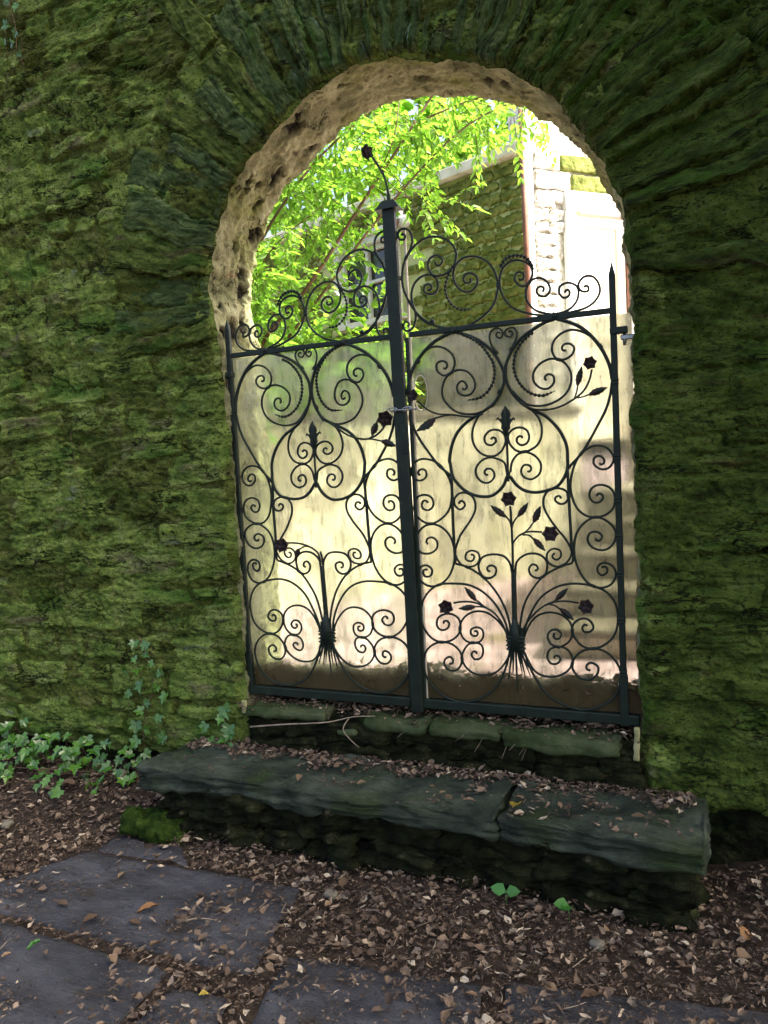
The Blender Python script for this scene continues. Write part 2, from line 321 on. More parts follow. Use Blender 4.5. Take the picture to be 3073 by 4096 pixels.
M_cream2 = surf('pale_cream_render', [(4, [(.3, (.60, .58, .40)), (.7, (.72, .70, .52))]), (2, .58, .72, (.44, .47, .22))], rough=.9, bump=((30, .4, .008),))
M_stairs = surf('worn_step_stone', [(6, [(.3, (.09, .08, .055)), (.6, (.15, .135, .10)), (.8, (.22, .20, .155))]), (12, .62, .72, (.12, .11, .05))], rough=.85, bump=((40, .5, .01),))  # stair treads darkened in colour to offset the sun on them
M_riserpale = surf('riser_render_paled_for_shade', [(6, [(.3, (.40, .37, .28)), (.7, (.58, .54, .43))]), (9, .6, .7, (.28, .27, .16))], rough=.9, bump=((40, .4, .008),))  # colour paled to offset the shade the risers stand in
M_bark0 = surf('grey_bark', [(6, [(.3, (.05, .04, .03)), (.7, (.14, .12, .09))])], rough=.95, bump=((20, .8, .02),), stretch=(3, 3, .5))
M_stem = surf('red_brown_twig', [(20, [(.3, (.07, .035, .02)), (.7, (.15, .085, .05))])], rough=.7)
M_twig = surf('pale_dry_twig', [(20, [(.3, (.12, .09, .06)), (.7, (.30, .25, .18))])], rough=.85, bump=((80, .5, .002),))
M_glass = surf('dark_window_glass', [(3, [(.3, (.015, .016, .012)), (.7, (.04, .042, .03))])], rough=.08, bump=(), spec=.6)
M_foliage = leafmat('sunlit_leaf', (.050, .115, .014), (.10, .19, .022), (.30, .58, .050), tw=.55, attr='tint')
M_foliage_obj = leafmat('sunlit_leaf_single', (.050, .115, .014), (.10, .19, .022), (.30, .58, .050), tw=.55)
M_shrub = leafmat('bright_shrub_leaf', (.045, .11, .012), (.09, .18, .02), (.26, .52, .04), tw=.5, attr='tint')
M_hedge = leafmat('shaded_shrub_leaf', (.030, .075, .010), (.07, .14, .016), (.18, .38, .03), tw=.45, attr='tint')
M_ivy = leafmat('ivy_leaf_green', (.030, .100, .012), (.085, .20, .024), (.10, .28, .02), rough=.26, spec=.6, tw=.22)
M_weed = leafmat('bright_weed_leaf', (.03, .13, .015), (.05, .19, .03), (.08, .3, .03), rough=.4, tw=.25)
M_yellow = leafmat('yellow_leaf', (.35, .26, .03), (.40, .30, .05), (.4, .3, .05), rough=.5, tw=.25)
def littermat(name, stops, rough=.75):
    m, n, N, L = new_mat(name)
    out = N.new('ShaderNodeOutputMaterial'); b = N.new('ShaderNodeBsdfPrincipled'); L.new(b.outputs[0], out.inputs[0])
    a = N.new('ShaderNodeAttribute'); a.attribute_name = 'tint'; r = N.new('ShaderNodeValToRGB'); L.new(a.outputs['Fac'], r.inputs[0]); cr = r.color_ramp; cr.interpolation = 'LINEAR'
    while len(cr.elements) < len(stops): cr.elements.new(.5)
    for e, (p, c) in zip(cr.elements, stops): e.position = p; e.color = (*c, 1)
    t = N.new('ShaderNodeTexNoise'); t.inputs['Scale'].default_value = 60; mx = N.new('ShaderNodeMix'); mx.data_type = 'RGBA'; mx.blend_type = 'MULTIPLY'; mx.inputs['Factor'].default_value = .6
    r2 = N.new('ShaderNodeValToRGB'); L.new(t.outputs['Fac'], r2.inputs[0]); r2.color_ramp.elements[0].position = .3; r2.color_ramp.elements[0].color = (.4, .4, .4, 1); r2.color_ramp.elements[1].position = .65
    L.new(r.outputs[0], mx.inputs[6]); L.new(r2.outputs[0], mx.inputs[7]); L.new(mx.outputs[2], b.inputs['Base Color'])
    b.inputs['Roughness'].default_value = rough; b.inputs['Specular IOR Level'].default_value = .3
    return m
M_litter = littermat('dry_leaf_litter', [(0, (.022, .015, .011)), (.3, (.072, .048, .032)), (.6, (.155, .108, .072)), (.82, (.27, .20, .135)), (1, (.48, .40, .28))])
def drymat(name, c1, c2):
    return leafmat(name, c1, c2, tuple(x*.7 for x in c2), rough=.7, spec=.25, tw=.12)
M_dry = drymat('dry_tan_leaf', (.085, .052, .030), (.22, .150, .088))
M_orange = drymat('orange_dry_leaf', (.20, .10, .040), (.24, .13, .055))
def plastic(name, rc, tcol, gcol=.30):
    m, n, N, L = new_mat(name)
    out = N.new('ShaderNodeOutputMaterial'); tc = N.new('ShaderNodeTexCoord')
    def nz(sc, st, d=6, rg=.6, loc=0):
        mp = N.new('ShaderNodeMapping'); L.new(tc.outputs['Object'], mp.inputs['Vector']); mp.inputs['Scale'].default_value = st; mp.inputs['Location'].default_value = (loc, loc, loc)
        t = N.new('ShaderNodeTexNoise'); t.inputs['Scale'].default_value = sc; t.inputs['Detail'].default_value = d; t.inputs['Roughness'].default_value = rg; L.new(mp.outputs[0], t.inputs['Vector']); return t.outputs['Fac']
    def mr(s, a, b, c, d):
        x = N.new('ShaderNodeMapRange'); x.inputs['From Min'].default_value = a; x.inputs['From Max'].default_value = b; x.inputs['To Min'].default_value = c; x.inputs['To Max'].default_value = d; x.clamp = True; L.new(s, x.inputs['Value']); return x.outputs[0]
    re = N.new('ShaderNodeBsdfRefraction'); re.inputs['IOR'].default_value = 1.14; re.inputs['Roughness'].default_value = .21; re.inputs['Color'].default_value = (*rc, 1)
    tr = N.new('ShaderNodeBsdfTranslucent'); tr.inputs['Color'].default_value = (*tcol, 1)
    m1 = N.new('ShaderNodeMixShader'); L.new(mr(nz(3.0, (1.3, 1, .45), 7, .65), .40, .64, .06, .50), m1.inputs[0]); L.new(re.outputs[0], m1.inputs[1]); L.new(tr.outputs[0], m1.inputs[2])
    du = N.new('ShaderNodeBsdfDiffuse'); du.inputs['Color'].default_value = (.19, .185, .12, 1)
    gr = mr(nz(26, (1.5, 1, .35), 10, .78, 5), .50, .68, .02, gcol+.12)
    m2 = N.new('ShaderNodeMixShader'); L.new(gr, m2.inputs[0]); L.new(m1.outputs[0], m2.inputs[1]); L.new(du.outputs[0], m2.inputs[2])
    # splashed dirt, thick along the foot of the sheet with an uneven upper edge
    sp = N.new('ShaderNodeSeparateXYZ'); L.new(tc.outputs['Object'], sp.inputs[0])
    wob = N.new('ShaderNodeMath'); wob.operation = 'MULTIPLY_ADD'; L.new(nz(5, (1, 1, 1), 6, .6, 9), wob.inputs[0]); wob.inputs[1].default_value = -.22; L.new(sp.outputs['Z'], wob.inputs[2])
    dirt = mr(wob.outputs[0], -.01, .06, .80, 0)
    di = N.new('ShaderNodeBsdfDiffuse'); di.inputs['Color'].default_value = (.055, .042, .018, 1)
    m3 = N.new('ShaderNodeMixShader'); L.new(dirt, m3.inputs[0]); L.new(m2.outputs[0], m3.inputs[1]); L.new(di.outputs[0], m3.inputs[2])
    gl = N.new('ShaderNodeBsdfGlossy'); gl.inputs['Roughness'].default_value = .12; gl.inputs['Color'].default_value = (1, 1, 1, 1)
    fr = N.new('ShaderNodeFresnel'); fr.inputs['IOR'].default_value = 1.4
    bp = N.new('ShaderNodeBump'); bp.inputs['Strength'].default_value = .3; bp.inputs['Distance'].default_value = .01; L.new(nz(6, (.4, 1, 3), 3, .5, 2), bp.inputs['Height']); L.new(bp.outputs[0], gl.inputs['Normal']); L.new(bp.outputs[0], re.inputs['Normal'])
    m4 = N.new('ShaderNodeMixShader'); L.new(fr.outputs[0], m4.inputs[0]); L.new(m3.outputs[0], m4.inputs[1]); L.new(gl.outputs[0], m4.inputs[2])
    L.new(m4.outputs[0], out.inputs[0]); return m
M_plastic = plastic('cloudy_plastic_sheet', (.76, .79, .72), (.48, .51, .38))
M_plastic_darker = plastic('cloudy_plastic_sheet_darker', (.60, .61, .55), (.40, .41, .32), .32)  # darker tint than the left sheet, with slightly more grime
# ================================================================== STRUCTURE
CX, CZ = 0.93, 1.87
ARCH = np.array([(.005,-.62),(.006,-.2),(.007,.2),(.008,.46),(.012,.92),(.008,1.2),(0,1.43),(-.014,1.68),(-.036,1.87),(-.048,2.02),(0,2.184),(.045,2.31),(.102,2.40),(.207,2.526),(.31,2.60),(.437,2.682),(.56,2.75),(.70,2.80),(.85,2.812),(1.0,2.79),(1.15,2.755),(1.31,2.70),(1.45,2.615),(1.56,2.52),(1.66,2.40),(1.746,2.277),(1.81,2.15),(1.85,2.02),(1.862,1.87),(1.872,1.7),(1.868,1.3),(1.865,.9),(1.864,.5),(1.863,.1),(1.862,-.2),(1.86,-.62)])
YF, YB = -0.06, 0.33
def resample(P, step):
    Q = catmull(P, 12); L = np.concatenate([[0], np.cumsum(np.linalg.norm(np.diff(Q, axis=0), axis=1))]); n = int(L[-1]/step)
    t = np.linspace(0, L[-1], n); return np.stack([np.interp(t, L, Q[:, 0]), np.interp(t, L, Q[:, 1])], 1)
def rad_w(x, z):
    r = np.hypot(x-CX, z-CZ); R1 = np.where(x > CX, 2.9, 1.75)
    return sstep(1.0, .55, (r-.95)/(R1-.95)) * sstep(-.35, .25, z-CZ+.25*(x > CX)*0+np.where(x > CX, .35, .1))
def strata(u, v, o=0.0, period=.085):
    q = v/period + 1.1*fbm(u*1.5+o, v*4, 3.3, 3) + o
    s = q-np.floor(q); saw = np.where(s < .86, s/.86, (1-s)/.14)
    mask = sstep(-.25, .45, fbm(u*1.2+5+o, v*2.6, 7.7, 3))
    led = (saw-.5)*.020*mask
    q2 = v/.031 + .9*fbm(u*3+o, v*9, 1.3, 3); s2 = q2-np.floor(q2); saw2 = np.where(s2 < .8, s2/.8, (1-s2)/.2)
    led += (saw2-.5)*.007*sstep(-.1, .5, fbm(u*2.5, v*6+o, 9.1, 2))
    c = np.abs(fbm(u*2.3+9+o, v*7.5, 4.4, 3)); crack = -.022*np.exp(-(c/.045)**2)*sstep(-.05, .35, fbm(u*1.9+3, v*3+o, 2.2, 2))
    return led + crack + .009*fbm(u*7, v*20+o, 1.7, 3)
def disp(x, z):
    th = np.arctan2(z-CZ, x-CX); r = np.hypot(x-CX, z-CZ)
    w = rad_w(x, z)
    horiz = strata(x, z-.05*x, 0)
    radial = strata(r, th*1.15, 2.5, .075)
    d = horiz*(1-w)+radial*w
    d = d + .020*fbm(x*1.9, z*2.4, .3, 3) + .0085*fbm(x*22, z*34, 5.1, 3, .65) + .0045*fbm(x*52, z*66, 2.9, 2, .6)
    d = d - .075*sstep(-.27, -.36, z+.05*fbm(x*3, z*2, 6.1, 3))
    pit = fbm(x*9+4, z*12, 8.8, 3); d = d - .020*sstep(.42, .75, pit)
    return d
wall = thing('stone_wall', 'tall mossy rubble stone wall with a round arched gateway through it', 'wall', (0, YF, -.5))
def wlink(name, me, **k): return link(name, me, wall, loc=(0, -YF, .5), **k)
B = resample(ARCH, .0085); nS = len(B)
O = np.empty_like(B)
for i, (x, z) in enumerate(B):
    if z < CZ and x < CX: O[i] = (-3.2, z)
    elif z < CZ: O[i] = (4.4, z)
    else:
        d = np.array([x-CX, z-CZ]); d /= np.linalg.norm(d); ts = []
        if d[0] < 0: ts.append((-3.2-CX)/d[0])
        if d[0] > 0: ts.append((4.4-CX)/d[0])
        if d[1] > 1e-6: ts.append((4.7-CZ)/d[1])
        t = min(q for q in ts if q > 0); O[i] = (CX+d[0]*t, CZ+d[1]*t)
f = np.concatenate([[0], np.cumsum(np.concatenate([np.full(6, .0012), np.full(230, .00232), np.linspace(.005, .05, 24)]))]); f = f/f[-1]; nT = len(f)
Len = np.linalg.norm(O-B, axis=1)
X = B[:, None, 0]+(O-B)[:, None, 0]*f; Z = B[:, None, 1]+(O-B)[:, None, 1]*f; Dst = Len[:, None]*f
outn = (O-B)/Len[:, None]
edge = .020*fbm(B[:, 0]*6, B[:, 1]*6, 3.0, 4, .6)+.006*fbm(B[:, 0]*30, B[:, 1]*30, 1.0, 2)
dec = np.exp(-Dst/.08)
X = X+outn[:, None, 0]*edge[:, None]*dec; Z = Z+outn[:, None, 1]*edge[:, None]*dec
Y = YF-disp(X, Z)*sstep(0, .05, Dst)+.028*np.exp(-(Dst/.022)**2)-.004
V = np.stack([X, Y, Z], -1).reshape(-1, 3)
F = gridF(nS, nT)
leftm = None
xc = V[F].mean(1); ringc = np.hypot(xc[:, 0]-CX, xc[:, 2]-CZ)
me = mesh_np('mortar_face', V, F, M_mortar); me.materials.append(M_wall_left); me.materials.append(M_wall_right); me.materials.append(M_riser_shade)
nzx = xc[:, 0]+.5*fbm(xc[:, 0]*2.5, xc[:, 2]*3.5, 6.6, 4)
idx = np.where(nzx > 1.75, 2, np.where(fbm(xc[:, 0]*2.2+3, xc[:, 2]*4, 2.2, 4) > -.05, 1, 0)); idx = np.where(xc[:, 2]+.06*fbm(xc[:, 0]*3, xc[:, 2]*2, 6.1, 4) < -.31, 3, idx); me.polygons.foreach_set('material_index', idx.astype(np.int32))  # wall foot faces take the dark stone: shade of the recess put into colour
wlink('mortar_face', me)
# arch lining (jambs and soffit)
nY = 44; ye = YF+.024; ys = np.linspace(ye, YB, nY)
S = np.concatenate([[0], np.cumsum(np.linalg.norm(np.diff(B, axis=0), axis=1))])
SS, YY = np.meshgrid(S, ys, indexing='ij')
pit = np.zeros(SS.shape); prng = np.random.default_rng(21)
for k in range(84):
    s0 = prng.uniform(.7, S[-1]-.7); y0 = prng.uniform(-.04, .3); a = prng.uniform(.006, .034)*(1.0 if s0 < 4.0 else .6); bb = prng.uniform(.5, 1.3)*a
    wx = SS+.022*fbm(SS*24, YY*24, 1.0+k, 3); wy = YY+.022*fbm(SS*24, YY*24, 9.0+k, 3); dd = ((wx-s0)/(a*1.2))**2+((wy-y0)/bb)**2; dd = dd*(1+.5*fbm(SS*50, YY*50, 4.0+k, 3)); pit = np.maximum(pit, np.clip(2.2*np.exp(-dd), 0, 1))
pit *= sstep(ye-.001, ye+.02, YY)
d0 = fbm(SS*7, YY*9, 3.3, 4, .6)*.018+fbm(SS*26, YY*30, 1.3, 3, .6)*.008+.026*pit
w = sstep(ye, ye+.035, YY)
off = edge[:, None]*(1-w)+(d0+.4*edge[:, None])*w
V = np.stack([B[:, None, 0]+outn[:, None, 0]*off, YY+.004*0, B[:, None, 1]+outn[:, None, 1]*off], -1).reshape(-1, 3)
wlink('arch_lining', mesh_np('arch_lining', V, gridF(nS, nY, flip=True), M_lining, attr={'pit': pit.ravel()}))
# back face and top
Bb = V.reshape(nS, nY, 3)[:, -1]; ks = np.array([0, .02, .06, .14, .3, .6, 1.0])
Xb = Bb[:, None, 0]+(O-B)[:, None, 0]*ks; Zb = Bb[:, None, 2]+(O-B)[:, None, 1]*ks; Yb = YB+.02*sstep(0, .02, ks)[None]+.015*fbm(Xb*3, Zb*4, 1.0, 3)*sstep(0, .02, ks)[None]
wlink('back_face', mesh_np('back_face', np.stack([Xb, Yb, Zb], -1).reshape(-1, 3), gridF(nS, 7, flip=True), M_mortar))
Vt, Ft = boxVF(-3.2, 4.4, YF-.02, YB+.05, 4.68, 4.80); wlink('coping', mesh_np('coping', Vt, Ft, M_mortar, False))
# stones
th_b = np.arctan2(B[:, 1]-CZ, B[:, 0]-CX); r_b = np.hypot(B[:, 0]-CX, B[:, 1]-CZ); up = B[:, 1] > CZ-.05
def rb(th): o = np.argsort(th_b[up]); return np.interp(th, th_b[up][o], r_b[up][o])
def stone_patch(fx, fz, lu, lv, seed, proud, mat, name, res=.0072, soft=.016, uvrad=False):
    n = max(6, int(lu/res)); m = max(5, int(lv/res))
    s, t = np.meshgrid(np.linspace(0, 1, n), np.linspace(0, 1, m), indexing='ij')
    es = np.minimum(s, 1-s)*lu; et = np.minimum(t, 1-t)*lv
    wob = .011*fbm(s*lu*14+seed*7, t*lv*14, seed*3.1, 3)
    e = np.minimum(np.minimum(es, et), .75*np.hypot(np.minimum(es, .05), np.minimum(et, .05)))+wob
    prof = sstep(0, soft, e-.002)
    r = random.Random(seed); tx, tz = r.uniform(-.016, .016), r.uniform(-.018, .018)
    x, z = fx(s, t), fz(s, t)
    hh = -.014+prof*(.014+proud)+prof*((s-.5)*tx+(t-.5)*tz)+prof*.010*fbm(x*5+seed, z*7, seed*1.7, 3)
    y = YF-(disp(x, z)*(.55+.45*(1-prof))+hh)
    V = np.stack([x, y, z], -1).reshape(-1, 3)
    me = mesh_np(name, V, gridF(n, m), mat, uv=np.stack([s*lu+seed*1.37, t*lv+seed*.71], -1).reshape(-1, 2)) 
    return wlink(name, me)
sc_ = 0; srnd = random.Random(11)
# voussoirs: long thin slates fanning round the arch
ths = []; a = -.10
while a < math.pi+.12:
    w_ = srnd.uniform(.045, .10) if a < 1.1 else (srnd.uniform(.05, .085) if a < 2.0 else srnd.uniform(.07, .14)); ths.append((a, min(a+w_, math.pi+.14))); a += w_
for a0, a1 in ths:
    am = (a0+a1)/2; r0 = float(rb(am))+srnd.uniform(.004, .018); L_ = srnd.uniform(.38, .62) if am > .9 else srnd.uniform(.45, .8)
    fx = lambda s, t, a0=a0, a1=a1, r0=r0, L_=L_: CX+(r0+s*L_)*np.cos(a0+t*(a1-a0)+.02*fbm(s*2, 0*s, a0*9, 2))
    fz = lambda s, t, a0=a0, a1=a1, r0=r0, L_=L_: CZ+(r0+s*L_)*np.sin(a0+t*(a1-a0)+.03*fbm(s*2, 0*s, a0*9, 2))
    mat = M_vous_dark if am < 1.05 else (M_vous_slate if (am < 2.2 or srnd.random() < .45) else M_vous_olive)
    sc_ += 1; stone_patch(fx, fz, L_, (a1-a0)*(r0+.25), sc_, srnd.uniform(.002, .040), mat, 'voussoir', soft=.009)
    r1 = r0+L_
    if CX+math.cos(am)*r1 < 2.9 and CZ+math.sin(am)*r1 < 3.9 and (am < 2.3) and srnd.random() < .95:
        L2 = srnd.uniform(.35, .7); b0, b1 = a0+.01, a1-.005
        fx = lambda s, t, a0=b0, a1=b1, r0=r1+.015, L_=L2: CX+(r0+s*L_)*np.cos(a0+t*(a1-a0)+.02*fbm(s*2, 0*s, a0*9, 2))
        fz = lambda s, t, a0=b0, a1=b1, r0=r1+.015, L_=L2: CZ+(r0+s*L_)*np.sin(a0+t*(a1-a0)+.02*fbm(s*2, 0*s, a0*9, 2))
        sc_ += 1; stone_patch(fx, fz, L2, (a1-a0)*(r1+.2), sc_, srnd.uniform(-.004, .018), mat, 'stone', soft=.010)
# coursed rubble
def course(xa, xb, side):
    global sc_
    z = -.56
    while z < 3.85:
        h = srnd.uniform(.075, .19); x = xa+srnd.uniform(-.2, 0) if side < 0 else xa
        first = True
        xs = []
        if side < 0:
            q = xb
            while q > xa: l = srnd.uniform(.16, .50); xs.append((q-l, q)); q -= l
        else:
            q = xa
            while q < xb: l = srnd.uniform(.2, .60); xs.append((q, q+l)); q += l
        for x0, x1 in xs:
            zz0, zz1 = z+srnd.uniform(-.012, .012), z+h+srnd.uniform(-.012, .012)
            ok = True
            for px, pz in ((x0, zz0), (x1, zz0), (x0, zz1), (x1, zz1), ((x0+x1)/2, (zz0+zz1)/2)):
                rr = math.hypot(px-CX, pz-CZ); am = math.atan2(pz-CZ, px-CX)
                lim = 1.42 if px < CX else 1.9
                if pz > CZ-.02 and rr < lim: ok = False
                if px > CX and pz > 1.6 and rr < lim and am > -.2: ok = False
                if pz > CZ+.3 and px > CX-.2 and am < 2.3 and rr < 2.3: ok = False
            if not ok or srnd.random() < .10 or zz1 < -.30: continue
            sl = .05+srnd.uniform(-.03, .03)
            fx = lambda s, t, x0=x0, x1=x1: x0+.006+s*(x1-x0-.012)+.012*fbm(t*3, 0*t, x0*9, 2)
            fz = lambda s, t, x0=x0, z0=zz0, z1=zz1, L_=x1-x0, sl=sl: z0+.005+t*(z1-z0-.01)+(s-.5)*L_*sl+.018*fbm(s*L_*4, 0*s, z0*9+x0, 3)
            vis = (-2.0 < x0 and x1 < 2.9)
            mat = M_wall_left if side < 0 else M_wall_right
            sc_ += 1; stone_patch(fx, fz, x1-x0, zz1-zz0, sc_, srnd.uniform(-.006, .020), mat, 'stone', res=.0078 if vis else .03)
        z += h
course(-2.7, -.006, -1)
course(1.875, 3.3, 1)

# ground
def gz(x, y):
    return -.562+.010*fbm(x*1.3, y*1.3, .5, 3)+.006*fbm(x*7, y*7, 2.5, 3)+.10*sstep(-.62, -.12, y)*sstep(-.15, -.8, x)+.06*sstep(-.6, -.1, y)*sstep(2.05, 2.4, x)
gx = np.unique(np.concatenate([np.linspace(-60, -3, 20), np.linspace(-3, 4, 300), np.linspace(4, 60, 20)])); gy = np.unique(np.concatenate([np.linspace(-60, -3, 20), np.linspace(-3, .12, 140)]))
GX, GY = np.meshgrid(gx, gy, indexing='ij'); GZ = gz(GX, GY)
tagit(link('leafy_ground', mesh_np('leafy_ground', np.stack([GX, GY, GZ], -1).reshape(-1, 3), gridF(len(gx), len(gy), flip=True), M_soil)), kind='structure')
cx_ = np.unique(np.concatenate([np.linspace(-60, -5, 12), np.linspace(-5, 6, 70), np.linspace(6, 60, 12)])); cy_ = np.unique(np.concatenate([np.linspace(.12, 7, 60), np.linspace(7, 70, 14)]))
GX, GY = np.meshgrid(cx_, cy_, indexing='ij'); GZ = -.03+.015*fbm(GX*1.5, GY*1.5, 3.5, 3)
tagit(link('courtyard_ground', mesh_np('courtyard_ground', np.stack([GX, GY, GZ], -1).reshape(-1, 3), gridF(len(cx_), len(cy_), flip=True), M_court)), kind='structure')
# slate flagstones of the path
path = bpy.data.objects.new('slate_path', None); col.objects.link(path); path.location = (.8, -1.2, -.5); tagit(path, kind='structure')
def quadslab(name, cs, ztop, th, parent, mat, amp=.006, res=.03, seed=1, rr=.012, strata_=0.5, freq=7, warp=.004, label=None):
    cs = np.array(cs, float); c = cs.mean(0); L1 = np.linalg.norm(cs[1]-cs[0]); L2 = np.linalg.norm(cs[3]-cs[0])
    me = rockbox(name, (L1/2, L2/2, th/2), mat, res, rr, amp, seed, freq, strata_, corners=(cs-c), warp=warp)
    pl = Vector(parent.location) if parent else Vector((0, 0, 0))
    return link(name, me, parent, loc=Vector((c[0], c[1], ztop-th/2))-pl, label=label)
FLAGS = [[(-0.72, -1.14), (0.69, -1.15), (0.61, -0.65), (-0.45, -0.68)], [(-0.43, -0.66), (0.07, -0.65), (-0.06, -0.53), (-0.42, -0.52)], [(-0.86, -1.91), (0.41, -1.8), (0.41, -1.2), (-0.76, -1.17)], [(0.44, -1.85), (0.79, -1.8), (0.68, -1.25), (0.47, -1.28)], [(0.85, -1.7), (1.58, -1.65), (1.42, -0.94), (0.75, -1.02)], [(1.66, -1.65), (2.62, -1.54), (2.52, -0.75), (1.48, -0.9)], [(-1.84, -1.96), (-0.94, -1.91), (-0.82, -1.18), (-1.63, -1.23)]]
for k, cs in enumerate(FLAGS):
    quadslab('flagstone', cs, -.545-.004*(k % 3), .05, path, M_flag, seed=k+2, amp=.007)

# ================================================================== STEPS
step = thing('stone_step', 'broad grey green bluestone step on a rough mossy base below the iron gate', 'step', (.92, -.33, -.5))
quadslab('slab', [(-.345, -.455), (1.350, -.462), (1.362, -.085), (-.31, -.065)], -.25, .082, step, M_step, amp=.013, res=.0095, seed=3, rr=.006, strata_=1.9, freq=7, warp=.003, label='long left slab with a ragged broken left end')
quadslab('slab', [(1.366, -.448), (2.085, -.505), (2.100, -.085), (1.378, -.085)], -.252, .090, step, M_step, amp=.011, res=.0095, seed=5, rr=.009, strata_=1.7, freq=7, warp=.003, label='shorter right slab')
bx = -.24; k = 0
while bx < 2.03:
    l = srnd.uniform(.14, .55); x1 = min(bx+l, 2.05)
    if x1-bx > .07:
        h1 = srnd.uniform(.045, .125); yy = srnd.uniform(-.455, -.415)-.03*(bx > 1.2)
        for z0, z1 in ((-.60, -.36-h1), (-.36-h1, -.325)):
            k += 1; me = rockbox('base_stone', ((x1-bx)/2+.002, .13, (z1-z0)/2+.001), M_riser_shade, .014, .016, .034, 20+k, 8, 1.2)
            link('base_stone', me, step, loc=Vector(((bx+x1)/2, yy+.13+srnd.uniform(-.012, .012), (z0+z1)/2))-Vector((.92, -.33, -.5)))
    bx = x1
me = rockbox('base_stone', (1.12, .13, .125), M_riser_shade, .04, .02, .01, 44, 6); link('base_stone', me, step, loc=Vector((.93, -.22, -.46))-Vector((.92, -.33, -.5)))
ms = link('mossy_stone', rockbox('mossy_stone', (.16, .085, .045), M_moss, .007, .043, .040, 9, 10)); ms.location = (-.25, -.45, -.515); ms.rotation_euler = (0, .25, .3)
tagit(ms, 'rounded stone capped in bright green moss at the left end of the step', 'stone')
thr = thing('threshold', 'low mossy masonry sill under the bottom rail of the gate', 'threshold', (.93, -.02, -.3))
def thr_stone(x0, x1, y0, y1, z0, z1, mat, seed, amp=.012, name='stone', rr=.02):
    me = rockbox(name, ((x1-x0)/2, (y1-y0)/2, (z1-z0)/2), mat, .013, rr, amp, seed, 9, .8)
    return link(name, me, thr, loc=Vector(((x0+x1)/2, (y0+y1)/2, (z0+z1)/2))-Vector((.93, -.02, -.3)))
for k, (x0, x1, zt, hh) in enumerate([(.03, .47, -.050, .048), (.52, .63, -.11, .035), (.66, .97, -.054, .052), (.985, 1.30, -.050, .056), (1.31, 1.79, -.056, .066)]):
    thr_stone(x0, x1, -.105, .06, zt-hh, zt, M_moss_stone, 60+k)
x = .01; k = 0
while x < 1.85:
    l = srnd.uniform(.14, .55); x1 = min(x+l, 1.86); zm = srnd.uniform(-.225, -.165)
    for z0, z1 in ((-.275, zm), (zm-.002, -.105)):
        k += 1; thr_stone(x, x1+.01, -.072+srnd.uniform(-.022, .016), .1, z0, z1, M_riser_shade, 80+k, .026)
    x = x1
thr_stone(-.01, 1.875, -.03, .36, -.3, -.075, M_riser_shade, 99, .008, 'core')
